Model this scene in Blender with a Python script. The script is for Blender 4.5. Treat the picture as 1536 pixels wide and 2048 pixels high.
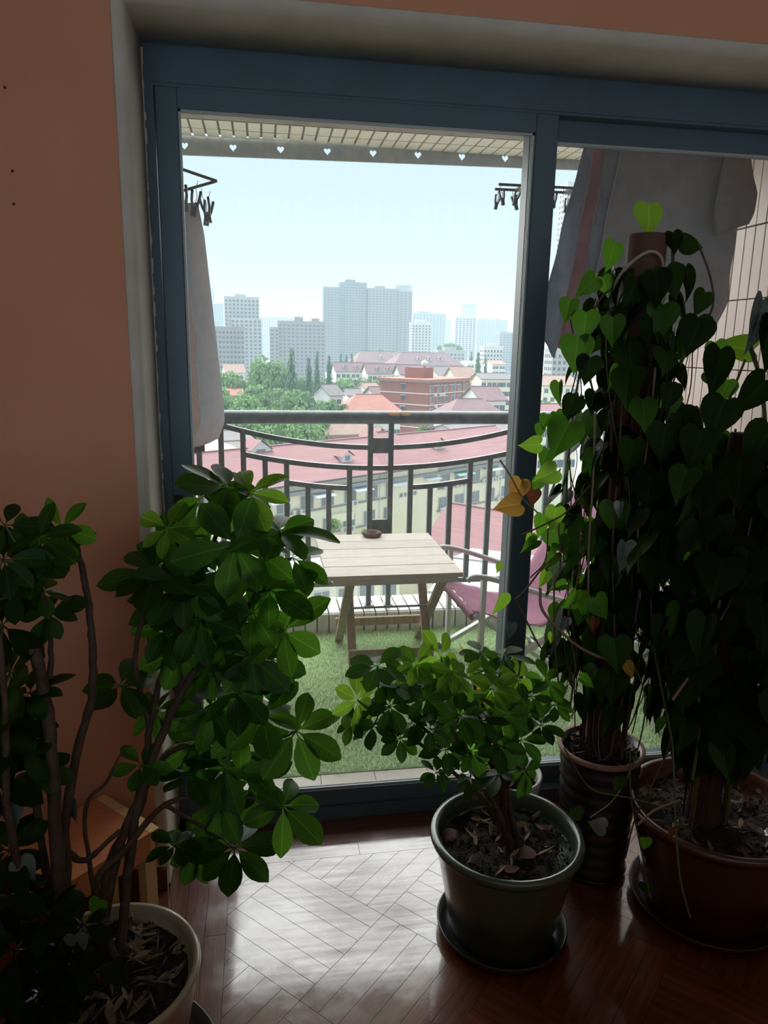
import bpy, bmesh, math, random
from mathutils import Vector as V, Matrix as M
import numpy as np

for _o in list(bpy.data.objects):
    bpy.data.objects.remove(_o, do_unlink=True)
SC = bpy.context.scene
COL = SC.collection
R = random.Random(7)
PI = math.pi

# ------------------------------------------------------------------ camera
FPX, PITCH, YAW, ROLL = 1470.0, math.radians(12.7), math.radians(9.5), math.radians(1.07)
EYE = V((0, 0, 1.60))
_f = V((math.sin(YAW)*math.cos(PITCH), math.cos(YAW)*math.cos(PITCH), -math.sin(PITCH)))
_r0 = V((math.cos(YAW), -math.sin(YAW), 0)); _u0 = _r0.cross(_f)
CR = _r0*math.cos(ROLL) + _u0*math.sin(ROLL)
CU = _u0*math.cos(ROLL) - _r0*math.sin(ROLL)
CF = _f
cam_d = bpy.data.cameras.new('camera'); cam = bpy.data.objects.new('camera', cam_d); COL.objects.link(cam)
cam.matrix_world = M(((CR.x, CU.x, -CF.x, 0), (CR.y, CU.y, -CF.y, 0), (CR.z, CU.z, -CF.z, EYE.z), (0, 0, 0, 1)))
cam_d.sensor_fit = 'VERTICAL'; cam_d.sensor_height = 24; cam_d.lens = FPX/2048*24
cam_d.clip_start = 0.02; cam_d.clip_end = 20000
SC.camera = cam

# ------------------------------------------------------------------ sky and exposure
world = bpy.data.worlds.new('world'); SC.world = world; world.use_nodes = True
_nt = world.node_tree; _nt.nodes.clear()
_o = _nt.nodes.new('ShaderNodeOutputWorld'); _b = _nt.nodes.new('ShaderNodeBackground')
_b.inputs[0].default_value = (0.71, 0.885, 0.98, 1); _b.inputs[1].default_value = 1.0
_nt.links.new(_b.outputs[0], _o.inputs[0])
sun_d = bpy.data.lights.new('sun', 'SUN'); sun_d.energy = 9.0; sun_d.angle = math.radians(100); sun_d.color = (1.0, 0.98, 0.95)
sun = bpy.data.objects.new('sun', sun_d); COL.objects.link(sun); sun.location = (-10, 30, 40)
sun.rotation_euler = V((-0.2, 0.75, 1.0)).to_track_quat('Z', 'Y').to_euler()     # hazy sun over the city, veiled by thin cloud
SC.view_settings.view_transform = 'Standard'; SC.view_settings.look = 'None'
SC.view_settings.gamma = 1; SC.view_settings.use_curve_mapping = False
SC.view_settings.exposure = 0.0
SC.cycles.max_bounces = 10; SC.cycles.diffuse_bounces = 5; SC.cycles.glossy_bounces = 4
SC.cycles.transparent_max_bounces = 16; SC.cycles.transmission_bounces = 6; SC.cycles.volume_bounces = 3
SC.cycles.caustics_reflective = False; SC.cycles.caustics_refractive = False

# ------------------------------------------------------------------ pixel helpers (to find where a thing stands)
def ray(x, y): return CF + CR*((x-768)/FPX) - CU*((y-1024)/FPX)
def onY(x, y, Y): d = ray(x, y); return EYE + d*(Y/d.y)
def onZ(x, y, Z): d = ray(x, y); return EYE + d*((Z-EYE.z)/d.z)

# ------------------------------------------------------------------ materials
def lin(r, g, b):
    f = lambda c: (c/255/12.92 if c/255 <= 0.04045 else ((c/255+0.055)/1.055)**2.4)
    return (f(r), f(g), f(b))
MATS = {}
def mat(name, col, rough=0.6, col2=None, scale=6.0, bump=0.0, bscale=40.0, metal=0.0, spec=0.5, coat=0.0, stretch=(1, 1, 1), trans=0.0, tcol=None, coords='Object', rand=0.0, detail=6.0, coat_rough=0.1, lo=0.35, hi=0.65, sub=0.0, coat_ior=1.5):
    m = bpy.data.materials.new(name); m.use_nodes = True; MATS[name] = m
    nt = m.node_tree; n = nt.nodes; L = nt.links
    p = n['Principled BSDF']; out = n['Material Output']
    p.inputs['Base Color'].default_value = (*col, 1); p.inputs['Roughness'].default_value = rough
    p.inputs['Metallic'].default_value = metal; p.inputs['Specular IOR Level'].default_value = spec
    p.inputs['Coat Weight'].default_value = coat; p.inputs['Coat Roughness'].default_value = coat_rough
    p.inputs['Coat IOR'].default_value = coat_ior
    cs = None
    if col2 or bump:
        tc = n.new('ShaderNodeTexCoord'); mp = n.new('ShaderNodeMapping'); mp.inputs['Scale'].default_value = stretch
        L.new(tc.outputs[coords], mp.inputs[0])
    if col2:
        nz = n.new('ShaderNodeTexNoise'); nz.inputs['Scale'].default_value = scale; nz.inputs['Detail'].default_value = detail
        L.new(mp.outputs[0], nz.inputs['Vector'])
        rp = n.new('ShaderNodeMapRange'); rp.inputs[1].default_value = lo; rp.inputs[2].default_value = hi
        L.new(nz.outputs[0], rp.inputs[0])
        mx = n.new('ShaderNodeMix'); mx.data_type = 'RGBA'
        mx.inputs[6].default_value = (*col, 1); mx.inputs[7].default_value = (*col2, 1)
        L.new(rp.outputs[0], mx.inputs[0]); cs = mx.outputs[2]
    if rand:
        oi = n.new('ShaderNodeObjectInfo'); hs = n.new('ShaderNodeHueSaturation')
        mr = n.new('ShaderNodeMapRange'); mr.inputs[3].default_value = 1-rand; mr.inputs[4].default_value = 1+rand
        L.new(oi.outputs['Random'], mr.inputs[0]); L.new(mr.outputs[0], hs.inputs['Value'])
        if cs: L.new(cs, hs.inputs['Color'])
        else: hs.inputs['Color'].default_value = (*col, 1)
        cs = hs.outputs[0]
    if cs: L.new(cs, p.inputs['Base Color'])
    if bump:
        nb = n.new('ShaderNodeTexNoise'); nb.inputs['Scale'].default_value = bscale; nb.inputs['Detail'].default_value = 5
        L.new(mp.outputs[0], nb.inputs['Vector'])
        bp = n.new('ShaderNodeBump'); bp.inputs['Strength'].default_value = bump; bp.inputs['Distance'].default_value = 0.01
        L.new(nb.outputs[0], bp.inputs['Height']); L.new(bp.outputs[0], p.inputs['Normal'])
    if trans:
        t = n.new('ShaderNodeBsdfTranslucent'); t.inputs[0].default_value = (*(tcol or col), 1)
        if rand and tcol:
            h2 = n.new('ShaderNodeHueSaturation'); h2.inputs['Color'].default_value = (*tcol, 1)
            L.new(mr.outputs[0], h2.inputs['Value']); L.new(h2.outputs[0], t.inputs[0])
        ms = n.new('ShaderNodeMixShader'); ms.inputs[0].default_value = trans
        L.new(p.outputs[0], ms.inputs[1]); L.new(t.outputs[0], ms.inputs[2]); L.new(ms.outputs[0], out.inputs[0])
    return m

mat('wall_paint', (0.66, 0.315, 0.19), 0.8, (0.61, 0.285, 0.17), 3, 0.15, 60)
mat('reveal_plaster', (0.62, 0.59, 0.53), 0.8, (0.55, 0.51, 0.45), 8, 0.2, 40)
mat('ceiling_paint', (0.8, 0.78, 0.74), 0.9)
mat('frame_paint', (0.085, 0.14, 0.18), 0.40, (0.075, 0.12, 0.155), 5, 0.05, 80)
mat('frame_groove', (0.012, 0.014, 0.016), 0.6)
mat('glazing_bead', (0.45, 0.50, 0.50), 0.5)
mat('tile_cream', (0.66, 0.60, 0.52), 0.35, (0.60, 0.54, 0.46), 4, rand=0.06)
mat('tile_pink', (0.60, 0.47, 0.41), 0.35, (0.55, 0.42, 0.36), 5, rand=0.05)
mat('tile_white', (0.72, 0.72, 0.70), 0.4, (0.56, 0.55, 0.52), 14, rand=0.08)
mat('soffit_tile', (0.88, 0.83, 0.68), 0.4, (0.82, 0.77, 0.62), 6, rand=0.05)
mat('grout', (0.10, 0.10, 0.10), 0.9, (0.16, 0.15, 0.14), 30)
mat('concrete', (0.40, 0.36, 0.31), 0.9, (0.30, 0.27, 0.24), 9, 0.2, 30)
mat('rail_metal', (0.10, 0.135, 0.15), 0.36, (0.16, 0.19, 0.20), 22, 0.15, 90, metal=0.2)
mat('bare_rust', (0.55, 0.30, 0.10), 0.7, (0.45, 0.22, 0.07), 30)
mat('valance_wood', (0.46, 0.57, 0.64), 0.7, (0.56, 0.65, 0.70), 18, 0.2, 40, stretch=(1, 1, 6))
mat('table_wood', (0.71, 0.65, 0.57), 0.6, (0.58, 0.52, 0.44), 5, 0.3, 60, stretch=(1.5, 14, 14), rand=0.1)
mat('leg_wood', (0.42, 0.31, 0.20), 0.7, (0.30, 0.22, 0.15), 6, 0.3, 60, stretch=(8, 8, 1.5))
mat('coaster_weave', (0.10, 0.06, 0.045), 0.8, (0.20, 0.13, 0.10), 60, 0.5, 120)
mat('chair_metal', (0.80, 0.82, 0.82), 0.4, (0.72, 0.74, 0.74), 12)
mat('pink_canvas', (0.52, 0.25, 0.36), 0.85, (0.44, 0.20, 0.30), 9, 0.4, 220, trans=0.25, tcol=(0.6, 0.26, 0.4))
mat('rubber', (0.03, 0.03, 0.03), 0.7)
mat('towel_white', (0.86, 0.88, 0.89), 0.95, (0.78, 0.80, 0.81), 20, 0.8, 160, trans=0.3, tcol=(0.62, 0.66, 0.70))
mat('towel_grey', (0.50, 0.53, 0.56), 0.95, (0.43, 0.46, 0.49), 18, 0.8, 160, trans=0.25, tcol=(0.36, 0.39, 0.42))
mat('towel_blue', (0.42, 0.50, 0.60), 0.95, (0.35, 0.42, 0.51), 18, 0.8, 160, trans=0.3, tcol=(0.35, 0.42, 0.5))
mat('towel_pink', (0.60, 0.40, 0.43), 0.95, (0.52, 0.34, 0.37), 18, 0.8, 160, trans=0.3, tcol=(0.5, 0.3, 0.33))
mat('navy_cloth', (0.03, 0.045, 0.10), 0.9)
mat('orange_print', (0.70, 0.25, 0.04), 0.8)
mat('clip_plastic', (0.10, 0.12, 0.14), 0.5)
mat('clip_wire', (0.25, 0.27, 0.28), 0.35, metal=0.8)
mat('turf', (0.50, 0.68, 0.36), 0.7, (0.74, 0.84, 0.62), 60, trans=0.5, tcol=(0.78, 0.95, 0.60))
mat('turf_base', (0.24, 0.36, 0.17), 0.95)
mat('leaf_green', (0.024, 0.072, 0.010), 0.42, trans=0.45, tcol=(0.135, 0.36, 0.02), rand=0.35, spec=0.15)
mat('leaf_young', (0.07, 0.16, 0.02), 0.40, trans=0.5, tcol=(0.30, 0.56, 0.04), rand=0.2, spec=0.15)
mat('leaf_shaded', (0.008, 0.016, 0.005), 0.42, trans=0.2, tcol=(0.05, 0.12, 0.012), rand=0.35, spec=0.03)  # shade inside the dense foliage is put into this leaf colour
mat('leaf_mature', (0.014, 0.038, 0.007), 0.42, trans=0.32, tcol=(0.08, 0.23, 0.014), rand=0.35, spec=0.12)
mat('leaf_yellow', (0.45, 0.24, 0.04), 0.5, trans=0.4, tcol=(0.62, 0.33, 0.05))
mat('leaf_silver', (0.12, 0.16, 0.15), 0.3, (0.06, 0.09, 0.07), 12)
mat('leaf_dry', (0.07, 0.040, 0.02), 0.8, (0.22, 0.145, 0.08), 25, rand=0.3)
mat('leaf_rust', (0.09, 0.025, 0.010), 0.7, trans=0.3, tcol=(0.22, 0.06, 0.02))
mat('stem_brown', (0.035, 0.018, 0.010), 0.8, (0.07, 0.040, 0.024), 25, 0.6, 50)
mat('stem_green', (0.05, 0.07, 0.025), 0.6)
mat('vine_brown', (0.08, 0.045, 0.02), 0.75)
mat('vine_pale', (0.20, 0.135, 0.085), 0.75)
mat('fibre', (0.06, 0.024, 0.011), 0.95, (0.03, 0.012, 0.006), 30, 0.9, 60, stretch=(3, 3, 0.4))
mat('pole_wrap', (0.11, 0.05, 0.035), 0.75, (0.08, 0.038, 0.025), 8)
mat('rope', (0.36, 0.28, 0.22), 0.9)
mat('glaze_green', (0.055, 0.08, 0.055), 0.22, (0.042, 0.062, 0.042), 6, coat=0.4)
mat('glaze_cream', (0.34, 0.31, 0.24), 0.3, (0.28, 0.26, 0.19), 6, coat=0.3)
mat('glaze_brown', (0.07, 0.022, 0.014), 0.3, (0.05, 0.015, 0.01), 6, coat=0.4)
mat('pot_black', (0.02, 0.017, 0.016), 0.3)
mat('pot_white', (0.58, 0.56, 0.52), 0.4, (0.5, 0.47, 0.43), 5)
mat('saucer_brown', (0.035, 0.018, 0.012), 0.35)
mat('saucer_dark', (0.02, 0.024, 0.024), 0.3)
mat('terracotta', (0.30, 0.16, 0.10), 0.7, (0.24, 0.12, 0.08), 12)
mat('soil', (0.026, 0.015, 0.010), 0.95, (0.012, 0.007, 0.005), 40, 1.0, 60)
mat('stool_orange', (0.72, 0.29, 0.14), 0.5, (0.64, 0.24, 0.11), 4, stretch=(1, 6, 1))
mat('stool_yellow', (0.82, 0.58, 0.27), 0.5)
mat('skirting', (0.10, 0.03, 0.016), 0.35)
mat('cabinet_black', (0.012, 0.012, 0.013), 0.5)

def floor_mat():
    m = mat('parquet', (0.075, 0.016, 0.007), 0.38, (0.17, 0.050, 0.023), 5.0, 0.10, 22, stretch=(1.2, 14, 1), rand=0.18, spec=0.25, coat=1.0, coat_rough=0.10, coat_ior=2.05, lo=0.3, hi=0.7)
    nt = m.node_tree; n = nt.nodes; L = nt.links; p = n['Principled BSDF']
    # scuffs and wear: world-anchored streaks that dull the varnish and grey the wood
    tc = n.new('ShaderNodeNewGeometry'); mp = n.new('ShaderNodeMapping'); mp.inputs['Scale'].default_value = (3, 3, 3)
    L.new(tc.outputs['Position'], mp.inputs[0])
    nz = n.new('ShaderNodeTexNoise'); nz.inputs['Scale'].default_value = 2.2; nz.inputs['Detail'].default_value = 8; nz.inputs['Roughness'].default_value = 0.7
    L.new(mp.outputs[0], nz.inputs['Vector'])
    rp = n.new('ShaderNodeMapRange'); rp.inputs[1].default_value = 0.42; rp.inputs[2].default_value = 0.7; rp.inputs[3].default_value = 0.07; rp.inputs[4].default_value = 0.22
    L.new(nz.outputs[0], rp.inputs[0]); L.new(rp.outputs[0], p.inputs['Coat Roughness'])
    # worn varnish: the coat thins in blotches and along scratches
    m3 = n.new('ShaderNodeMapping'); m3.inputs['Scale'].default_value = (2.2, 26, 1); m3.inputs['Rotation'].default_value = (0, 0, 0.9); L.new(tc.outputs['Position'], m3.inputs[0])
    n3 = n.new('ShaderNodeTexNoise'); n3.inputs['Scale'].default_value = 2.0; n3.inputs['Detail'].default_value = 7; n3.inputs['Roughness'].default_value = 0.75; L.new(m3.outputs[0], n3.inputs['Vector'])
    n4 = n.new('ShaderNodeTexNoise'); n4.inputs['Scale'].default_value = 3.1; n4.inputs['Detail'].default_value = 6; L.new(tc.outputs['Position'], n4.inputs['Vector'])
    ad = n.new('ShaderNodeMath'); ad.operation = 'ADD'; L.new(n3.outputs[0], ad.inputs[0]); L.new(n4.outputs[0], ad.inputs[1])
    r3 = n.new('ShaderNodeMapRange'); r3.inputs[1].default_value = 0.85; r3.inputs[2].default_value = 1.25; r3.inputs[3].default_value = 1.0; r3.inputs[4].default_value = 0.45; L.new(ad.outputs[0], r3.inputs[0]); L.new(r3.outputs[0], p.inputs['Coat Weight'])
    return m
floor_mat()

def leaf_veins(name):
    """pale midrib and faint side veins along the leaf's own length"""
    m = MATS[name]; n = m.node_tree.nodes; L = m.node_tree.links; p = n['Principled BSDF']; t = n.get('Translucent BSDF')
    tc = n.new('ShaderNodeTexCoord'); sp = n.new('ShaderNodeSeparateXYZ'); L.new(tc.outputs['Object'], sp.inputs[0])
    ab = n.new('ShaderNodeMath'); ab.operation = 'ABSOLUTE'; L.new(sp.outputs['Y'], ab.inputs[0])
    r1 = n.new('ShaderNodeMapRange'); r1.inputs[1].default_value = .004; r1.inputs[2].default_value = .016; r1.inputs[3].default_value = 1; r1.inputs[4].default_value = 0; L.new(ab.outputs[0], r1.inputs[0])
    sv = n.new('ShaderNodeMath'); sv.operation = 'MULTIPLY_ADD'; sv.inputs[1].default_value = -0.75; L.new(ab.outputs[0], sv.inputs[0]); L.new(sp.outputs['X'], sv.inputs[2])
    pp = n.new('ShaderNodeMath'); pp.operation = 'PINGPONG'; pp.inputs[1].default_value = .055; L.new(sv.outputs[0], pp.inputs[0])
    r2 = n.new('ShaderNodeMapRange'); r2.inputs[1].default_value = .001; r2.inputs[2].default_value = .006; r2.inputs[3].default_value = .30; r2.inputs[4].default_value = 0; L.new(pp.outputs[0], r2.inputs[0])
    mx = n.new('ShaderNodeMath'); mx.operation = 'MAXIMUM'; L.new(r1.outputs[0], mx.inputs[0]); L.new(r2.outputs[0], mx.inputs[1])
    for node, sock, k in ((p, 'Base Color', 2.2), (t, 'Color', 1.7)):
        if node is None: continue
        src = node.inputs[sock].links[0].from_socket if node.inputs[sock].is_linked else None
        g = n.new('ShaderNodeMix'); g.data_type = 'RGBA'; g.blend_type = 'MULTIPLY'; g.clamp_factor = True; g.clamp_result = False
        L.new(mx.outputs[0], g.inputs[0]); g.inputs[7].default_value = (k, k*.95, k, 1)
        if src is not None: L.new(src, g.inputs[6])
        else: g.inputs[6].default_value = node.inputs[sock].default_value
        L.new(g.outputs[2], node.inputs[sock])
for k_ in ('leaf_green', 'leaf_young', 'leaf_mature', 'leaf_shaded', 'leaf_yellow'): leaf_veins(k_)

def glass_mat():
    m = bpy.data.materials.new('window_glass'); m.use_nodes = True; MATS['window_glass'] = m
    nt = m.node_tree; n = nt.nodes; L = nt.links; n.clear()
    out = n.new('ShaderNodeOutputMaterial'); tr = n.new('ShaderNodeBsdfTransparent'); tr.inputs[0].default_value = (0.93, 0.96, 0.96, 1)
    gl = n.new('ShaderNodeBsdfGlossy'); gl.inputs['Roughness'].default_value = 0.0
    fr = n.new('ShaderNodeFresnel'); fr.inputs[0].default_value = 1.35
    fm = n.new('ShaderNodeMath'); fm.operation = 'MULTIPLY'; fm.inputs[1].default_value = 0.9
    L.new(fr.outputs[0], fm.inputs[0])
    mg = n.new('ShaderNodeMixShader'); L.new(fm.outputs[0], mg.inputs[0]); L.new(tr.outputs[0], mg.inputs[1]); L.new(gl.outputs[0], mg.inputs[2])
    df = n.new('ShaderNodeBsdfDiffuse'); df.inputs[0].default_value = (0.55, 0.55, 0.53, 1)
    tl = n.new('ShaderNodeBsdfTranslucent'); tl.inputs[0].default_value = (0.85, 0.86, 0.86, 1)
    md = n.new('ShaderNodeMixShader'); md.inputs[0].default_value = 0.7; L.new(df.outputs[0], md.inputs[1]); L.new(tl.outputs[0], md.inputs[2])
    # dust film: fine noise with vertical rain streaks, thicker low on the pane
    tc = n.new('ShaderNodeTexCoord'); mp = n.new('ShaderNodeMapping'); mp.inputs['Scale'].default_value = (90, 1, 2.2); L.new(tc.outputs['Object'], mp.inputs[0])
    n1 = n.new('ShaderNodeTexNoise'); n1.inputs['Scale'].default_value = 1; n1.inputs['Detail'].default_value = 4; L.new(mp.outputs[0], n1.inputs['Vector'])
    m2 = n.new('ShaderNodeMapping'); m2.inputs['Scale'].default_value = (1, 1, 1); L.new(tc.outputs['Object'], m2.inputs[0])
    n2 = n.new('ShaderNodeTexNoise'); n2.inputs['Scale'].default_value = 1.6; n2.inputs['Detail'].default_value = 3; L.new(m2.outputs[0], n2.inputs['Vector'])
    n3 = n.new('ShaderNodeTexNoise'); n3.inputs['Scale'].default_value = 260; n3.inputs['Detail'].default_value = 2; L.new(tc.outputs['Object'], n3.inputs['Vector'])
    a = n.new('ShaderNodeMath'); a.operation = 'MULTIPLY'; L.new(n1.outputs[0], a.inputs[0]); L.new(n2.outputs[0], a.inputs[1])
    b = n.new('ShaderNodeMath'); b.operation = 'MULTIPLY_ADD'; b.inputs[1].default_value = 0.12; L.new(n3.outputs[0], b.inputs[0]); L.new(a.outputs[0], b.inputs[2])
    r = n.new('ShaderNodeMapRange'); r.inputs[1].default_value = 0.16; r.inputs[2].default_value = 0.5; r.inputs[3].default_value = 0.018; r.inputs[4].default_value = 0.065
    L.new(b.outputs[0], r.inputs[0])
    mx = n.new('ShaderNodeMixShader'); L.new(r.outputs[0], mx.inputs[0]); L.new(mg.outputs[0], mx.inputs[1]); L.new(md.outputs[0], mx.inputs[2])
    L.new(mx.outputs[0], out.inputs[0])
glass_mat()

# ------------------------------------------------------------------ mesh helpers
def link(o, parent=None):
    COL.objects.link(o)
    if parent is not None: o.parent = parent
    return o
def tag(o, label=None, cat=None, group=None, kind=None):
    if label: o['label'] = label
    if cat: o['category'] = cat
    if group: o['group'] = group
    if kind: o['kind'] = kind
    return o
def empty(name, loc=(0, 0, 0), rz=0.0):
    o = bpy.data.objects.new(name, None); o.empty_display_size = 0.1; o.location = loc; o.rotation_euler = (0, 0, rz); return link(o)
class MB:
    def __init__(s): s.v = []; s.f = []; s.sm = []
    def add(s, vs, fs, smooth=False):
        k = len(s.v); s.v += [tuple(x) for x in vs]; s.f += [tuple(i+k for i in f) for f in fs]; s.sm += [smooth]*len(fs); return s
    def box(s, x0, x1, y0, y1, z0, z1, T=None, ch=0.0):
        if ch:
            c = ch; vs = []; 
            xs = (x0, x1); ys = (y0, y1)
            ring = lambda z, i: [(x0+i, y0, z), (x1-i, y0, z), (x1, y0+i, z), (x1, y1-i, z), (x1-i, y1, z), (x0+i, y1, z), (x0, y1-i, z), (x0, y0+i, z)]
            def ring2(z, e):
                return [(x0+e+c, y0+e, z), (x1-e-c, y0+e, z), (x1-e, y0+e+c, z), (x1-e, y1-e-c, z), (x1-e-c, y1-e, z), (x0+e+c, y1-e, z), (x0+e, y1-e-c, z), (x0+e, y0+e+c, z)]
            vs = ring2(z0, c*0.5)+ring2(z0+c, 0)+ring2(z1-c, 0)+ring2(z1, c*0.5)
            fs = [tuple(range(7, -1, -1)), tuple(range(24, 32))]
            for k in range(3):
                for i in range(8): fs.append((k*8+i, k*8+(i+1) % 8, k*8+8+(i+1) % 8, k*8+8+i))
        else:
            vs = [(x0, y0, z0), (x1, y0, z0), (x1, y1, z0), (x0, y1, z0), (x0, y0, z1), (x1, y0, z1), (x1, y1, z1), (x0, y1, z1)]
            fs = [(3, 2, 1, 0), (4, 5, 6, 7), (0, 1, 5, 4), (1, 2, 6, 5), (2, 3, 7, 6), (3, 0, 4, 7)]
        if T is not None: vs = [T @ V(v) for v in vs]
        return s.add(vs, fs)
    def bar(s, p, q, w, h, up=(0, 0, 1), ext=0.0):
        p = V(p); q = V(q); d = (q-p).normalized(); p = p-d*ext; q = q+d*ext
        up = V(up)
        if abs(d.dot(up)) > 0.98: up = V((0, 1, 0))
        a = d.cross(up).normalized(); b = a.cross(d).normalized()
        vs = [c+a*(sx*w/2)+b*(sy*h/2) for c in (p, q) for sx, sy in ((-1, -1), (1, -1), (1, 1), (-1, 1))]
        return s.add(vs, [(3, 2, 1, 0), (4, 5, 6, 7), (0, 1, 5, 4), (1, 2, 6, 5), (2, 3, 7, 6), (3, 0, 4, 7)])
    def tube(s, pts, r, n=8, cap=True, smooth=True):
        pts = [V(p) for p in pts]; N = len(pts)
        rs = r if isinstance(r, (list, tuple)) else [r]*N
        vs = []; a = None
        for i, p in enumerate(pts):
            d = (pts[min(i+1, N-1)]-pts[max(i-1, 0)])
            d = d.normalized() if d.length > 1e-9 else V((0, 0, 1))
            if a is None:
                a = d.cross(V((0, 0, 1))) if abs(d.z) < 0.95 else d.cross(V((1, 0, 0)))
            a = (a - d*a.dot(d)).normalized(); b = d.cross(a)
            vs += [p+(a*math.cos(2*PI*k/n)+b*math.sin(2*PI*k/n))*rs[i] for k in range(n)]
        fs = [(i*n+k, i*n+(k+1) % n, (i+1)*n+(k+1) % n, (i+1)*n+k) for i in range(N-1) for k in range(n)]
        s.add(vs, fs, smooth)
        if cap: s.add([vs[k] for k in range(n)], [tuple(range(n-1, -1, -1))]); s.add([vs[(N-1)*n+k] for k in range(n)], [tuple(range(n))])
        return s
    def lathe(s, prof, n=40, c=(0, 0, 0), sx=1.0):
        vs = [(c[0]+r*math.cos(2*PI*k/n)*sx, c[1]+r*math.sin(2*PI*k/n), c[2]+z) for r, z in prof for k in range(n)]
        fs = [(i*n+k, i*n+(k+1) % n, (i+1)*n+(k+1) % n, (i+1)*n+k) for i in range(len(prof)-1) for k in range(n)]
        return s.add(vs, fs, True)
    def mesh(s, name):
        me = bpy.data.meshes.new(name); me.from_pydata(s.v, [], s.f)
        me.polygons.foreach_set('use_smooth', s.sm); me.update(); return me
    def build(s, name, m, parent=None, loc=None):
        me = s.mesh(name); me.materials.append(MATS[m] if isinstance(m, str) else m)
        o = bpy.data.objects.new(name, me)
        if loc is not None: o.location = loc
        return link(o, parent)
def inst(name, me, mw, parent=None):
    o = bpy.data.objects.new(name, me); o.matrix_local = mw; return link(o, parent)
def spline(pts, n=6):
    """Catmull-Rom through pts"""
    P = [V(p) for p in pts]; P = [P[0]*2-P[1]]+P+[P[-1]*2-P[-2]]; out = []
    for i in range(1, len(P)-2):
        for k in range(n):
            t = k/n; a, b, c, d = P[i-1], P[i], P[i+1], P[i+2]
            out.append(0.5*((2*b)+(c-a)*t+(2*a-5*b+4*c-d)*t*t+(3*b-a-3*c+d)*t**3))
    out.append(P[-2]); return out
def struct(o): o['kind'] = 'structure'; return o

# ================================================================== ROOM
WY = 1.987          # room face of the door wall
DY = 2.245          # face of the door frame
XL, XR, ZT = -0.30, 1.96, 2.372
# floor: slab with basket-weave parquet boards laid at 45 degrees and a straight border
fl = struct(MB().box(-1.6, 2.6, -1.2, 2.36, -0.10, -0.010).build('floor', 'skirting'))
fl['label'] = 'dark red varnished parquet floor in basket weave with straight border'
SB, SW, GAP = 0.356, 0.356/6, 0.00035
e1 = (math.sqrt(.5), -math.sqrt(.5)); e2 = (math.sqrt(.5), math.sqrt(.5)); B0 = (0.318, 1.786)
FX0, FX1, FY0, FY1 = -0.125, 2.30, 0.95, 2.05
def clip_poly(poly):
    for ax, lim, sg in ((0, FX0+GAP, 1), (0, FX1-GAP, -1), (1, FY0+GAP, 1), (1, FY1-GAP, -1)):
        out = []
        for i in range(len(poly)):
            a, b = poly[i], poly[(i+1) % len(poly)]
            ia, ib = sg*(a[ax]-lim) >= 0, sg*(b[ax]-lim) >= 0
            if ia: out.append(a)
            if ia != ib:
                t = (lim-a[ax])/(b[ax]-a[ax]); out.append((a[0]+t*(b[0]-a[0]), a[1]+t*(b[1]-a[1])))
        poly = out
        if len(poly) < 3: return []
    return poly
def board_piece(poly, cx, cy, ang, z=0.0):
    """one board: prism of a convex outline, stored in its own axes so the grain runs along it"""
    c, s = math.cos(-ang), math.sin(-ang)
    lp = [((x-cx)*c-(y-cy)*s, (x-cx)*s+(y-cy)*c) for x, y in poly]
    n = len(lp); b = MB(); e = 0.0003
    mx = sum(p[0] for p in lp)/n; my = sum(p[1] for p in lp)/n
    sh = lambda p: (p[0]-e*(1 if p[0] > mx else -1), p[1]-e*(1 if p[1] > my else -1))
    b.add([(x, y, -0.012) for x, y in lp]+[(x, y, -0.0006) for x, y in lp]+[(*sh(p), 0) for p in lp],
          [tuple(range(2*n, 3*n))]+[(k*n+i, k*n+(i+1) % n, (k+1)*n+(i+1) % n, (k+1)*n+i) for k in (0, 1) for i in range(n)])
    me = b.mesh('board'); me.materials.append(MATS['parquet'])
    T = M.Translation((cx, cy, z)) @ M.Rotation(ang, 4, 'Z') @ M.Rotation(R.uniform(-.0016, .0016), 4, 'X') @ M.Rotation(R.uniform(-.001, .001), 4, 'Y')
    return inst('board', me, T, fl)
for i in range(-6, 7):
    for j in range(-6, 7):
        for k in range(6):
            if (i+j) % 2 == 0: a0, a1, b0, b1, ang = i*SB, (i+1)*SB, j*SB+k*SW, j*SB+(k+1)*SW, -PI/4
            else: a0, a1, b0, b1, ang = i*SB+k*SW, i*SB+(k+1)*SW, j*SB, (j+1)*SB, PI/4
            a0 += GAP; a1 -= GAP; b0 += GAP; b1 -= GAP
            poly = [(B0[0]+a*e1[0]+b*e2[0], B0[1]+a*e1[1]+b*e2[1]) for a, b in ((a0, b0), (a1, b0), (a1, b1), (a0, b1))]
            cx = sum(p[0] for p in poly)/4; cy = sum(p[1] for p in poly)/4
            p2 = clip_poly(poly)
            if len(p2) >= 3:
                ar = abs(sum(p2[q][0]*p2[(q+1) % len(p2)][1]-p2[(q+1) % len(p2)][0]*p2[q][1] for q in range(len(p2))))/2
                if ar > 0.00001: board_piece(p2, cx, cy, ang)
def straight(x0, x1, y0, y1, along):
    poly = [(x0+GAP, y0+GAP), (x1-GAP, y0+GAP), (x1-GAP, y1-GAP), (x0+GAP, y1-GAP)]
    board_piece(poly, (x0+x1)/2, (y0+y1)/2, 0 if along == 'x' else PI/2)
for k in range(3):
    y0 = 2.05+k*0.065; x = -0.30+R.uniform(-.2, 0); x0 = XL
    while x0 < 1.95:
        x1 = min(1.96, x0+R.uniform(.38, .62)); straight(x0, x1, y0, y0+0.065, 'x'); x0 = x1
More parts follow.
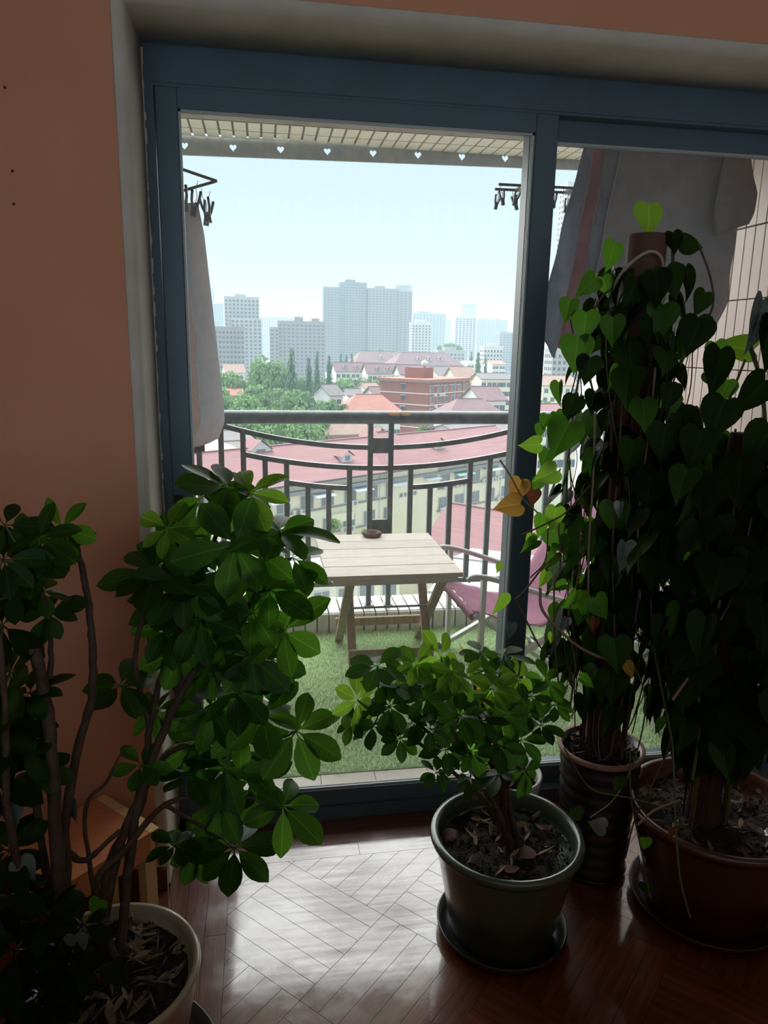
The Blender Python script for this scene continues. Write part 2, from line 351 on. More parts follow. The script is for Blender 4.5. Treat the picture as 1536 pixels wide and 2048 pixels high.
for k in range(6):
    x1 = -0.125-k*0.0585; x0 = x1-0.0585; y1 = 2.05 if x0 > -0.302 else WY
    for yb in (1.776, 1.43, 1.08, 0.95):
        yb2 = max(0.95, yb-(0.0 if k == 0 else R.uniform(0, .12)))
        if y1-yb2 > 0.03: straight(x0, x1, yb2, y1, 'y'); y1 = yb2
# walls, ceiling
RT, RR = 0.030, 0.026     # reveal plaster: thickness and rounded outer edge
w = MB().box(-1.6, XL-RT, WY, 2.36, -0.1, 2.75).box(XR+RT, 2.6, WY, 2.36, -0.1, 2.75).box(XL-RT, XR+RT, WY, 2.36, ZT+RT, 2.75)
wf = struct(w.build('wall_front', 'wall_paint')); wf['label'] = 'terracotta pink painted wall around the sliding balcony door'
for x_, y_ in ((10, 175), (25, 342), (28, 408)):
    q = onY(x_, y_, WY); MB().tube([(q.x, WY-.0015, q.z), (q.x, WY+.001, q.z)], .0035, 8).build('nail_hole', 'stem_brown', wf)
arcp = [(RT-RR*(1-math.sin(a))-RT, RR*(1-math.cos(a))) for a in [PI/2*k/7 for k in range(8)]]      # (towards opening, depth)
def reveal(fix):
    """fix(o, d, s): o = offset into the opening, d = depth, s = 0/1 ends"""
    prof = [(-RT, -.0008)]+[(o, d-.0008) for o, d in arcp]+[(0, DY+.03-WY), (-RT, DY+.03-WY)]
    vs = [fix(o, d, e) for e in (0, 1) for o, d in prof]; n = len(prof)
    return vs, [(k, (k+1) % n, n+(k+1) % n, n+k) for k in range(n)]
t = MB()
t.add(*reveal(lambda o, d, e: (XL+o, WY+d, 0 if e == 0 else ZT-o)), True)
t.add(*reveal(lambda o, d, e: (XR-o, WY+d, 0 if e == 0 else ZT-o)), True)
t.add(*reveal(lambda o, d, e: (XL+o if e == 0 else XR-o, WY+d, ZT-o)), True)
for k in range(120):    # ragged plaster lip against the frame
    z = k*2.36/120; t.box(XL-.001, XL+.0015+.0045*R.random()**2, DY-.001-.003*R.random(), DY+.002, z, z+2.36/120)
struct(t.build('trim_1', 'reveal_plaster'))['label'] = 'grey white plaster reveal around the balcony door'
struct(MB().box(-1.6, XL-0.004, WY-.014, WY, 0, .07).build('baseboard_front', 'skirting'))['label'] = 'dark red wooden skirting board along the front wall'
struct(MB().box(-1.75, -1.6, -1.35, 2.36, -0.1, 2.9).build('wall_left', 'wall_paint'))
struct(MB().box(2.6, 2.75, -1.35, 2.36, -0.1, 2.9).build('wall_right', 'wall_paint'))
struct(MB().box(-1.75, 2.75, -1.35, 2.36, 2.75, 2.9).build('ceiling', 'ceiling_paint'))
BW0, BW1, BZ0, BZ1 = -1.5, 2.5, 0.7, 2.70       # unseen window added behind the camera to fill the room with light
struct(MB().box(-1.6, BW0, -1.35, -1.2, -0.1, 2.75).box(BW1, 2.6, -1.35, -1.2, -0.1, 2.75).box(BW0, BW1, -1.35, -1.2, -0.1, BZ0).box(BW0, BW1, -1.35, -1.2, BZ1, 2.75).build('wall_back', 'wall_paint'))
struct(MB().box(-1.6, 2.6, .40, .50, -.01, .90).build('shade_wall', 'wall_paint'))['label'] = 'added unseen low wall that shades the floor and pots'  # unseen wall, added to keep the back light off floor and pots
wb = MB()
for x in (BW0, BW0+1.28, BW0+2.56, BW1-.05): wb.box(x, x+.05, -1.30, -1.25, BZ0, BZ1)
wb.box(BW0, BW1, -1.30, -1.25, BZ0, BZ0+.05).box(BW0, BW1, -1.30, -1.25, BZ1-.05, BZ1)
struct(wb.build('fill_window', 'pot_white'))

# ------------------------------------------------------------------ sliding door
door = empty('door_1', (0.8, DY, 0)); struct(door); door['label'] = 'dark slate painted sliding balcony door with two glazed leaves'
def dpart(mb, name, m, parent): 
    o = mb.build(name, m, parent)
    if parent is door: o.location = (-0.8, -DY, 0)
    return o
dpart(MB().box(XL, XR, DY, DY+.114, 2.280, ZT).box(XL+.002, XR, DY+.004, DY+.114, 2.272, 2.280), 'frame_head', 'frame_paint', door)
dpart(MB().box(XL, XL+.026, DY, DY+.114, 0, 2.280), 'frame_jamb', 'frame_paint', door)
dpart(MB().box(XR-.026, XR, DY, DY+.114, 0, 2.280), 'frame_jamb', 'frame_paint', door)
dpart(MB().box(XL, XR, DY, DY+.114, 0, .048).box(XL+.03, XR-.03, DY+.038, DY+.044, .048, .056).box(XL+.03, XR-.03, DY+.082, DY+.088, .048, .056), 'frame_sill', 'frame_paint', door)
def sash(x0, x1, y0, wl, wr, zb, zt, d=.032):
    z0, z1 = .052, 2.274
    b = MB().box(x0, x0+wl, y0, y0+d, z0, z1, ch=.003).box(x1-wr, x1, y0, y0+d, z0, z1, ch=.003).box(x0+wl, x1-wr, y0, y0+d, z0, zb).box(x0+wl, x1-wr, y0, y0+d, zt, z1)
    s = dpart(b, 'sash', 'frame_paint', door); gx0, gx1 = x0+wl, x1-wr; e = .006
    bd = MB()
    for ya in (y0+.008, y0+.020):
        bd.box(gx0, gx0+e, ya, ya+.006, zb, zt).box(gx1-e, gx1, ya, ya+.006, zb, zt).box(gx0, gx1, ya, ya+.006, zb, zb+e).box(gx0, gx1, ya, ya+.006, zt-e, zt)
    bd.build('glazing_bead', 'glazing_bead', s)
    g = MB().add([(gx0, y0+.0165, zb), (gx1, y0+.0165, zb), (gx1, y0+.0165, zt), (gx0, y0+.0165, zt)], [(0, 1, 2, 3)]).build('glass_pane', 'window_glass', s)
    return s
s1 = sash(XL+.028, 0.878, DY+.006, .060, .070, .110, 2.221)
s2 = sash(0.806, XR-.028, DY+.050, .072, .060, .110, 2.214, .060)
MB().box(.814, .860, DY+.0385, DY+.0495, .06, 2.27).build('brush_seal', 'frame_groove', s2); MB().box(.8085, .8135, DY+.042, DY+.0475, .06, 2.27).build('weather_strip', 'vine_pale', s2)
lp = onY(358, 1003, DY+.006)
MB().box(lp.x-.012, lp.x+.012, DY-.004, DY+.008, lp.z-.14, lp.z+.02, ch=.002).build('latch_plate', 'frame_groove', s1)
MB().tube([(lp.x, DY-.008, lp.z), (lp.x, DY-.002, lp.z)], .005, 10).build('latch_screw', 'clip_wire', s1)

# ================================================================== BALCONY
PX = 2.15    # tiled side wall
bf = struct(MB().box(-1.6, PX+.2, 2.345, 4.22, -.25, -.012).build('floor_balcony', 'grout'))
bf['label'] = 'balcony floor with a row of cream tiles by the door'
tl = MB().box(0, .205, 0, .16, -.012, 0, ch=.0015).mesh('tile'); tl.materials.append(MATS['tile_cream'])
for k in range(-8, 9):
    inst('tile', tl, M.Translation((-.012+k*.2065, 2.355, R.uniform(-.0006, .0006))), bf)
# artificial turf
rng = np.random.default_rng(3)
def turf():
    N = 120000
    x = rng.uniform(-1.55, PX-.02, N); y = rng.uniform(2.522, 3.925, N)
    h = rng.uniform(.012, .028, N); a = rng.uniform(0, 2*np.pi, N); lean = rng.uniform(.002, .018, N); la = rng.uniform(0, 2*np.pi, N)
    wd = rng.uniform(.0012, .0024, N)
    p = np.zeros((N, 3, 3), np.float32)
    p[:, 0] = np.stack([x-wd*np.cos(a), y-wd*np.sin(a), np.zeros(N)], 1); p[:, 1] = np.stack([x+wd*np.cos(a), y+wd*np.sin(a), np.zeros(N)], 1)
    p[:, 2] = np.stack([x+lean*np.cos(la), y+lean*np.sin(la), h], 1)
    me = bpy.data.meshes.new('turf'); me.vertices.add(N*3); me.vertices.foreach_set('co', p.ravel())
    me.loops.add(N*3); me.loops.foreach_set('vertex_index', np.arange(N*3, dtype=np.int32))
    me.polygons.add(N); me.polygons.foreach_set('loop_start', np.arange(0, N*3, 3, dtype=np.int32)); me.update(calc_edges=True)
    me.materials.append(MATS['turf']); return me
tb = MB().box(-1.58, PX, 2.518, 3.928, -.012, .002).build('turf_mat', 'turf_base'); tag(tb, 'green artificial turf mat covering the balcony floor', 'turf', kind='stuff')
link(bpy.data.objects.new('grass', turf()), tb)
# parapet kerb clad with tiles
pk = struct(MB().box(-1.58, PX, 3.942, 4.20, -.012, .103).build('wall_parapet', 'grout')); pk['label'] = 'low kerb clad in narrow white tiles under the railing'
tf = MB().box(.0042, .0630, 0, .012, 0, .112, ch=.0015).mesh('tile'); tf.materials.append(MATS['tile_white'])
tt = MB().box(.0042, .0630, 0, .262, 0, .012, ch=.0015).mesh('tile'); tt.materials.append(MATS['tile_white'])
for k in range(-27, 28):
    x = .2856+k*.0672
    if x < -1.55 or x > PX-.07: continue
    inst('tile', tf, M.Translation((x, 3.930+R.uniform(-.001, .001), 0)), pk); inst('tile', tt, M.Translation((x, 3.945, .104+R.uniform(-.0007, .0007))), pk)
# tiled side wall
sw = struct(MB().box(PX, PX+.2, 2.345, 4.22, -.25, 2.9).build('wall_balcony', 'grout')); sw['label'] = 'balcony side wall of tall narrow pinkish tiles with dark joints'
ts = MB().box(-.010, .002, .0022, .0650, .003, .308, ch=.0018).mesh('tile'); ts.materials.append(MATS['tile_pink'])
for i in range(9):
    for j in range(27):
        y = 2.36+j*.0672
        if y < 4.15: inst('tile', ts, M.Translation((PX+R.uniform(-.0008, .0008), y, -.032+i*.311)), sw)
struct(MB().box(-1.75, -1.58, 2.345, 4.22, -.25, 2.9).build('wall_balcony_far', 'concrete'))
struct(MB().box(-1.75, PX+.2, 2.36, 3.66, 2.75, 2.9).build('ceiling_balcony', 'ceiling_paint'))
bm_ = struct(MB().box(-1.75, PX+.2, 3.66, 4.062, 2.612, 2.9).box(-1.75, PX+.2, 3.655, 3.765, 2.600, 2.612).build('beam', 'concrete')); bm_['label'] = 'edge beam above the railing with cream soffit tiles'
tc_ = MB().box(.0050, .0617, .004, .144, 0, .014, ch=.0015).mesh('tile'); tc_.materials.append(MATS['soffit_tile'])
for k in range(-22, 32):
    for y, sy in ((3.769, .985), (3.917, .985)):
        x = -.3141+k*.0667
        if -1.55 < x < PX-.07: inst('tile', tc_, M.Translation((x, y, 2.598+R.uniform(-.0006, .0006))) @ M.Diagonal((1, sy, 1, 1)), bm_)

# valance board with heart cut-outs
def valance():
    cu = bpy.data.curves.new('valance', 'CURVE'); cu.dimensions = '2D'; cu.fill_mode = 'BOTH'; cu.extrude = .006
    def sp(pts):
        s = cu.splines.new('POLY'); s.points.add(len(pts)-1)
        for q, (x, z) in zip(s.points, pts): q.co = (x, z, 0, 1)
        s.use_cyclic_u = True
    sp([(-1.5, -.05), (2.1, -.05), (2.1, .042), (-1.5, .042)])
    for k in range(-5, 8):
        cx = -.358+.2368*k; pts = []
        for i in range(24):
            t_ = 2*PI*i/24
            hx = 16*math.sin(t_)**3; hz = 13*math.cos(t_)-5*math.cos(2*t_)-2*math.cos(3*t_)-math.cos(4*t_)
            pts.append((cx+hx*.00110, -.006+hz*.00120))
        sp(pts)
    ob = bpy.data.objects.new('tmp', cu); COL.objects.link(ob)
    me = bpy.data.meshes.new_from_object(ob.evaluated_get(bpy.context.evaluated_depsgraph_get())); bpy.data.objects.remove(ob)
    me.materials.clear(); me.materials.append(MATS['valance_wood']); return me
vm = valance()
vo = bpy.data.objects.new('valance_board', vm); vo.matrix_world = M.Translation((0, 4.078, 2.568)) @ M.Rotation(-.0195, 4, 'Y') @ M.Rotation(PI/2, 4, 'X'); link(vo)
tag(vo, 'weathered blue grey valance board with a row of heart cut-outs under the beam', 'valance')

# railing
RY = 4.05; rl = empty('balcony_railing', (0.65, RY, .116)); tag(rl, 'dark grey painted steel balcony railing with round handrail and hanging arcs', 'railing')
def rp(mb, name, m='rail_metal', parent=None): 
    o = mb.build(name, m, parent or rl)
    if parent is None: o.location = (-.65, -RY, -.116)
    return o
hr = rp(MB().tube([(x, RY, 1.214) for x in np.linspace(-1.575, PX-.012, 30)], .037, 20), 'handrail')
pb = MB(); aa = [math.radians(a) for a in (22, 32, 42, 50)]
for xa, xb in ((.690, .752), (.757, .812)):
    k = len(pb.v); vs = [(x+R.uniform(-.002, .002), RY-.0376*math.cos(a), 1.214+.0376*math.sin(a)) for a in aa for x in np.linspace(xa, xb, 7)]
    pb.add(vs, [(i*7+j, i*7+j+1, (i+1)*7+j+1, (i+1)*7+j) for i in range(3) for j in range(6)], True)
pb.build('bare_patch', 'bare_rust', hr)
BXs = {k: -0.2229+(k-2)*0.1166 for k in range(-9, 26)}
def arc_z(x, kind):
    c = (BXs[9]+BXs[10])/2; d = abs(x-c)
    if kind == 1: return 1.047+.124*(d/.875)**2.05
    if kind == 2: return .931+.083*(d/.76)**2.0
    return .8185+.036*(max(0, d-.175)/.35)**1.6
def arc(kind, xa, xb):
    xs = np.linspace(xa, xb, 15); b = MB()
    pts = [V((x, RY, arc_z(x, kind))) for x in xs]
    vs = []
    for i, p in enumerate(pts):
        d = (pts[min(i+1, 14)]-pts[max(i-1, 0)]).normalized(); nrm = V((-d.z, 0, d.x))
        vs += [p+nrm*.0135+V((0, -.013, 0)), p-nrm*.0135+V((0, -.013, 0)), p-nrm*.0135+V((0, .013, 0)), p+nrm*.0135+V((0, .013, 0))]
    b.add(vs, [(i*4+k, i*4+(k+1) % 4, i*4+4+(k+1) % 4, i*4+4+k) for i in range(14) for k in range(4)]); return b
b9, b10 = BXs[9], BXs[10]
rp(arc(1, BXs[2], b9-.01), 'arc_rail'); rp(arc(1, b10+.01, BXs[17]), 'arc_rail')
rp(arc(2, BXs[3], b9-.01), 'arc_rail'); rp(arc(2, b9+.01, b10-.01), 'arc_rail'); rp(arc(2, b10+.01, BXs[16]), 'arc_rail')
rp(arc(3, BXs[5], BXs[8]), 'arc_rail'); rp(arc(3, BXs[11], BXs[14]), 'arc_rail')
for k, x in BXs.items():
    if not -1.5 < x < 2.1: continue
    kk = k if k <= 9 else 19-k       # mirrored index
    top = 1.19; bot = .265
    if k in (9, 10): bot = .112
    elif kk in (2, 3): top = arc_z(x, 1) if kk == 3 else 1.182
    elif kk in (4, 5, 8): top = arc_z(x, 2)
    elif kk in (6, 7): top = arc_z(x, 3)
    b = MB().box(x-.0145, x+.0145, RY-.0145, RY+.0145, bot, top, ch=.003)
    rp(b, 'baluster')
for z0, z1 in ((1.014, 1.100), (.50, .632)): rp(MB().box(b9+.012, b10-.012, RY-.006, RY+.006, z0, z1, ch=.002), 'square_plate')
rp(MB().box(-1.57, PX-.012, RY-.013, RY+.013, .240, .268, ch=.003), 'bottom_rail')
for x in (b9, b10): rp(MB().box(x-.026, x+.026, RY-.026, RY+.026, .116, .121), 'base_plate')
for x in (-1.0, 1.9): rp(MB().box(x-.016, x+.016, RY-.016, RY+.016, .114, .25), 'post')

# ------------------------------------------------------------------ folding table
TZ = .60; tx0, tx1, ty0, ty1 = .268, .892, 3.105, 3.845
tbl = empty('folding_table', ((tx0+tx1)/2, (ty0+ty1)/2, 0)); tag(tbl, 'weathered slatted wooden folding table in front of the railing', 'table')
def tp(mb, name, m='leg_wood', parent=None):
    o = mb.build(name, m, parent or tbl)
    if parent is None: o.location = (-(tx0+tx1)/2, -(ty0+ty1)/2, 0)
    return o
nb = 5; wb_ = (ty1-ty0)/nb
for k in range(nb):
    y = ty0+k*wb_
    o = tp(MB().box(tx0, tx1, y+.002, y+wb_-.002, TZ-.022, TZ+R.uniform(-.0008, .0008), ch=.002), 'tabletop_board', 'table_wood')
for x in (.36, .80): tp(MB().box(x-.014, x+.014, ty0+.05, ty1-.05, TZ-.05, TZ-.022), 'top_batten')
tp(MB().box(tx0+.03, tx1-.02, ty0+.012, ty0+.030, TZ-.048, TZ-.022), 'apron', 'table_wood')
def leg(x, ya, yb): return MB().bar((x, ya, 0.004), (x, yb, TZ-.03), .024, .042, up=(1, 0, 0))
for x in (.424, .812): tp(leg(x, 3.37, 3.72), 'leg')
for x in (.394, .842): tp(leg(x, 3.80, 3.22), 'leg')
fb = tp(MB().bar((.404, 3.395, .085), (.836, 3.395, .085), .012, .072, up=(0, 0, 1)), 'front_stretcher')
for x in (.416, .824):
    for z in (.067, .103): MB().tube([(x, 3.386, z), (x, 3.391, z)], .004, 8).build('screw', 'clip_wire', fb)
tp(MB().bar((.375, 3.775, .125), (.860, 3.775, .125), .022, .045), 'rear_stretcher')
tp(MB().tube([(.41, 3.51, .30), (.825, 3.51, .30)], .006, 8), 'pivot_rod', 'clip_wire')
# round woven coaster / ash dish
cp = onZ(744, 1068, TZ+.012); ad = empty('woven_dish', (cp.x, cp.y, TZ+.0008)); tag(ad, 'small round brown woven dish with ridged rim on the wooden table', 'dish')
prof = [(0.0, .010), (.022, .010), (.026, .017), (.034, .023), (.044, .026), (.051, .022), (.053, .016), (.050, .008), (.042, .001), (0, .0005)]
db = MB().lathe(prof, 48)
db.v = [(x*(1+.03*(math.cos(24*math.atan2(y, x)) if math.hypot(x, y) > .04 else 0)), y*(1+.03*(math.cos(24*math.atan2(y, x)) if math.hypot(x, y) > .04 else 0)), z) for x, y, z in db.v]
db.build('bowl', 'coaster_weave', ad)
MB().add([(-.012, -.004, .011), (.004, -.014, .013), (.018, .006, .0145), (-.002, .012, .012)], [(0, 1, 2, 3)]).tube([(-.02, .0, .014), (.02, .01, .018)], .002, 6).build('leaf_scrap', 'coaster_weave', ad)

# ------------------------------------------------------------------ sling chairs
def chair(name, label, x, y, rz, wd=.52):
    """faces local -X; local origin under the seat front edge middle"""
    c = empty(name, (x, y, 0), rz); tag(c, label, 'chair', 'pink sling chairs at the table'); h = wd/2
    for s in (-1, 1):
        yy = s*h
        MB().tube(spline([(-.05, yy, .555), (-.01, yy, .572), (.10, yy, .548), (.32, yy, .470), (.52, yy, .405)], 5), .0135, 10).build('armrest', 'chair_metal', c)
        MB().bar((.03, yy*.98, .02), (.03, yy, .56), .022, .030).build('front_upright', 'chair_metal', c)
        # crossing legs
        lg = MB().bar((-.03, yy*.93, .014), (.56, yy*.93, .34), .020, .032, up=(0, 1, 0)).build('leg', 'chair_metal', c)
        MB().tube([(-.045, yy*.93, .008), (-.008, yy*.93, .026)], .021, 10).build('foot_cap', 'rubber', lg)
        lg = MB().bar((.52, yy*.88, .014), (.00, yy*.88, .375), .020, .032, up=(0, 1, 0)).build('leg', 'chair_metal', c)
        MB().tube([(.535, yy*.88, .008), (.50, yy*.88, .028)], .021, 10).build('foot_cap', 'rubber', lg)
        MB().tube([(.36, yy*.96, .25), (.52, yy*.98, .42), (.72, yy, .86)], .0135, 10).build('back_tube', 'chair_metal', c)
        MB().tube([(.52, yy, .405), (.52, yy*.95, .415)], .022, 12).build('hinge_disc', 'chair_metal', c)
    MB().tube([(.0, -h, .375), (.0, h, .375)], .012, 10).build('seat_rail', 'chair_metal', c)
    MB().tube([(.72, -h, .86), (.72, h, .86)], .0135, 10).build('top_rail', 'chair_metal', c)
    MB().tube([(.50, -h*.9, .03), (.50, h*.9, .03)], .009, 8).build('floor_rail', 'chair_metal', c)
    # sling: seat and back in one cloth with creases
    prof = spline([(-.014, 0, .352), (.0, 0, .390), (.05, 0, .380), (.18, 0, .338), (.31, 0, .305), (.385, 0, .325), (.46, 0, .43), (.57, 0, .63), (.70, 0, .862), (.728, 0, .870)], 4)
    b = MB(); ny = 13; vs = []
    for i, p in enumerate(prof):
        for j in range(ny):
            v = (j/(ny-1)*2-1); sag = .018*(1-v*v)*math.sin(min(1, i/len(prof)*1.3)*PI)
            wr = .004*math.sin(i*1.7+j*2.1)+.003*math.sin(j*3.3+i*.6)
            vs.append((p.x+wr*.5, v*(h-.012), p.z-sag+wr))
    n = len(prof)
    b.add(vs, [(i*ny+j, i*ny+j+1, (i+1)*ny+j+1, (i+1)*ny+j) for i in range(n-1) for j in range(ny-1)], True)
    o = b.build('sling', 'pink_canvas', c); md = o.modifiers.new('thick', 'SOLIDIFY'); md.thickness = .004
    hm = MB().tube([(-.012, -h+.014, .372), (-.012, h-.014, .372)], .017, 10).build('front_hem', 'pink_canvas', o)
    return c
chair('sling_chair', 'pink canvas sling chair beside the white pots, seat facing the table', .955, 3.385, 0.05)
chair('sling_chair', 'pink canvas sling chair mostly hidden behind the tall umbrella plant', .02, 3.27, PI+0.12)

# ------------------------------------------------------------------ laundry
def sheet(name, m, fn, nu=16, nv=30, label=None, cat=None, parent=None, thick=.005, group=None):
    b = MB(); vs = [fn(i/(nu-1), j/(nv-1)) for j in range(nv) for i in range(nu)]
    b.add(vs, [(j*nu+i, j*nu+i+1, (j+1)*nu+i+1, (j+1)*nu+i) for j in range(nv-1) for i in range(nu-1)], True)
    o = b.build(name, m, parent); md = o.modifiers.new('thick', 'SOLIDIFY'); md.thickness = thick
    if label: tag(o, label, cat, group)
    return o
lerp = lambda a, b, t: a+(b-a)*t
def pw(t, pts):
    for (a, x), (b, y) in zip(pts, pts[1:]):
        if t <= b: return lerp(x, y, (t-a)/(b-a) if b > a else 0)
    return pts[-1][1]
def clip(parent, x, y, z, tilt=0.0, s=1.0):
    """spring clothes peg: two arms, wire link and coil"""
    T = M.Translation((x, y, z)) @ M.Rotation(tilt, 4, 'Y') @ M.Scale(s, 4)
    b = MB()
    for sg in (-1, 1):
        P = [V((sg*.012, 0, .004)), V((sg*.010, 0, -.020)), V((sg*.0045, 0, -.040)), V((sg*.0040, 0, -.062))]
        for q0, q1 in zip(P, P[1:]): b.bar(T @ q0, T @ q1, .014*s, .0068*s, up=(1, 0, 0), ext=.001)
        b.tube([T @ V((sg*.012, -.007, .004)), T @ V((sg*.012, .007, .004))], .0042*s, 8)
    o = b.build('peg', 'clip_plastic', parent)
    MB().tube([T @ V((0, -.008, -.036)), T @ V((0, .008, -.036))], .006, 8).build('spring', 'clip_wire', o)
    MB().tube(spline([T @ V((0, 0, -.030)), T @ V((.003, 0, -.008)), T @ V((-.003, 0, .012)), T @ V((0, 0, .034))], 4), .0014, 5).build('link', 'clip_wire', o)
    return o
# pegged drying rack with the white towel
rk = empty('drying_rack', (-.42, 3.5, 2.29)); tag(rk, 'grey plastic peg rack holding the white towel', 'drying rack')
def rkp(pts, r, nm): 
    o = MB().tube([V(p)-V((-.42, 3.5, 2.29)) for p in pts], r, 8).build(nm, 'clip_plastic', rk); return o
rkp([(-.178, 3.5, 2.286), (-.34, 3.40, 2.313), (-.66, 3.40, 2.32), (-.82, 3.5, 2.31), (-.66, 3.60, 2.285), (-.34, 3.60, 2.255), (-.178, 3.5, 2.286)], .0065, 'rack_frame')
rkp([(-.42, 3.40, 2.315), (-.42, 3.60, 2.262)], .005, 'cross_bar'); rkp([(-.60, 3.40, 2.318), (-.60, 3.60, 2.275)], .005, 'cross_bar')
rkp(spline([(-.42, 3.5, 2.29), (-.5, 3.5, 2.45), (-.5, 3.5, 2.62)], 5), .004, 'hanging_cord')
rkp(spline([(-.5, 3.5, 2.62), (-.47, 3.5, 2.66), (-.5, 3.5, 2.69), (-.53, 3.5, 2.66), (-.505, 3.5, 2.745)], 5), .004, 'hook')
for x, y, z in ((-.318, 3.42, 2.235), (-.262, 3.46, 2.225), (-.232, 3.50, 2.205), (-.216, 3.54, 2.20), (-.40, 3.42, 2.23), (-.48, 3.56, 2.22)): clip(rk, x+.42, y-3.5, z-2.29, R.uniform(-.25, .25), 1.5)
def tw1(u, v):
    x0 = pw(v, [(0, -.44), (1, -.46)]); x1 = pw(v, [(0, -.262), (.12, -.240), (.5, -.208), (.85, -.178), (.93, -.176), (1, -.205)])
    x = lerp(x0, x1, u); z = 2.185-1.0*v - (.045*math.sin(u*PI*1.1)+.03*u)*(v**4)
    fold = .016*math.sin(u*13+v*.8)*(.5+.5*v)
    return (x, 3.47+fold+.03*u, z)
sheet('towel', 'towel_white', tw1, 20, 40, 'white terry towel hanging from the peg rack', 'towel')
def tw2(u, v):
    x = lerp(-.44, pw(v, [(0, -.325), (.3, -.305), (.55, -.270), (.60, -.283), (.95, -.268), (1, -.30)]), u)
    return (x, 3.405+.012*math.sin(u*9+v), 2.10-.90*v)
sheet('towel', 'towel_white', tw2, 12, 30, 'second white towel pegged in front of the first beside the door jamb', 'towel')
nv_ = sheet('navy_cloth', 'navy_cloth', lambda u, v: (lerp(-.42, -.262, u)-.012*v, 3.58+.008*math.sin(u*9), lerp(2.19, 1.075, v)+.02*u), 8, 16, 'dark navy cloth corner with orange print below the white towels', 'cloth')
MB().add([(-.338, 3.568, 1.16), (-.318, 3.566, 1.15), (-.310, 3.567, 1.13), (-.322, 3.566, 1.105), (-.336, 3.567, 1.115), (-.330, 3.566, 1.135)], [(0, 1, 2, 3, 4, 5)]).build('orange_print', 'orange_print', nv_)
# towels by the tiled wall on a rod
rod = empty('drying_rod', (1.7, 3.02, 2.47)); tag(rod, 'metal drying rod under the balcony ceiling carrying the coloured towels', 'rod')
MB().tube([(-.62, 0, 0), (.43, 0, 0)], .012, 12).build('rod', 'clip_wire', rod)
for x in (-.55, .38): MB().tube([(x, 0, .012), (x, 0, .278)], .005, 8).build('hanger_cord', 'clip_wire', rod)
def towel_fn(xt0, xt1, left, right, y, zt, zb, nf, amp, slope=0.0, ph=0.0):
    def fn(u, v):
        x = lerp(pw(v, left), pw(v, right), u)
        return (x, y+amp*math.sin(u*nf+ph+v*.7)*(.35+.65*v)+.006*math.sin(v*19+u*7), lerp(zt, zb, v)+slope*(1-u)*v*v)
    return fn
G = 'towels on the rod by the tiled wall'
sheet('towel', 'towel_blue', towel_fn(0, 0, [(0, 1.345), (.35, 1.27), (1, 1.175)], [(0, 1.42), (.8, 1.30), (1, 1.262)], 3.115, 2.48, 1.56, 9, .010, .12), 14, 34, 'blue grey towel, the outermost one towards the city', 'towel', group=G)
sheet('towel', 'towel_pink', towel_fn(0, 0, [(0, 1.36), (.25, 1.335), (1, 1.255)], [(0, 1.46), (1, 1.36)], 3.068, 2.48, 1.57, 8, .012, .04), 12, 34, 'dusty pink towel between two blue grey ones', 'towel', group=G)
sheet('towel', 'towel_blue', towel_fn(0, 0, [(0, 1.40), (.25, 1.37), (1, 1.295)], [(0, 1.56), (1, 1.44)], 3.022, 2.48, 1.55, 11, .014, .02, 1), 14, 34, 'blue grey towel tucked behind the large grey towel', 'towel', group=G)
sheet('towel', 'towel_grey', towel_fn(0, 0, [(0, 1.435), (.3, 1.40), (1, 1.325)], [(0, 1.90), (.10, 1.905), (.22, 1.945), (.33, 1.985), (.36, 1.945), (.60, 1.945), (.85, 1.945), (1, 1.90)], 2.962, 2.48, 1.70, 17, .020, -.10, .4), 36, 44, 'large light grey bath towel with a ragged folded edge', 'towel', group=G)
def tw5(u, v):
    x = lerp(pw(v, [(0, 1.86), (.5, 1.83), (.8, 1.80), (1, 1.82)]), pw(v, [(0, 1.90), (.35, 1.955), (.7, 1.995), (.9, 1.98), (1, 1.96)]), u)
    return (x, 2.905+.02*math.sin(u*6+v*5), lerp(2.47, 2.06, v)+.05*u)
sheet('towel', 'towel_grey', tw5, 10, 18, 'small grey hand cloth crumpled over the edge of the large towel', 'towel', group=G)
rk2 = empty('peg_hanger', (1.25, 3.4, 2.305)); tag(rk2, 'dark peg hanger with empty pegs above the railing', 'peg hanger')
for dy, nm in ((-.05, 'rack_bar'), (.05, 'rack_bar')): MB().tube([(-.205+(.015 if dy > 0 else 0), dy, 0), (.22, dy, .002)], .006, 8).build(nm, 'clip_plastic', rk2)
MB().bar((-.16+.08, -.055, 0), (-.16+.08, .055, 0), .035, .010).build('cross_bar', 'clip_plastic', rk2); MB().bar((.15, -.055, 0), (.15, .055, 0), .035, .010).build('cross_bar', 'clip_plastic', rk2)
MB().tube(spline([(0, 0, 0), (0, 0, .2), (.02, 0, .30), (0, 0, .44)], 4), .004, 8).build('hanging_cord', 'clip_wire', rk2)
for x, y in ((-.19, -.05), (-.175, .05), (-.115, -.05), (-.098, .05), (.055, -.05), (.075, .05), (.16, .05)): clip(rk2, x, y, -.030, R.uniform(-.3, .3), .9)

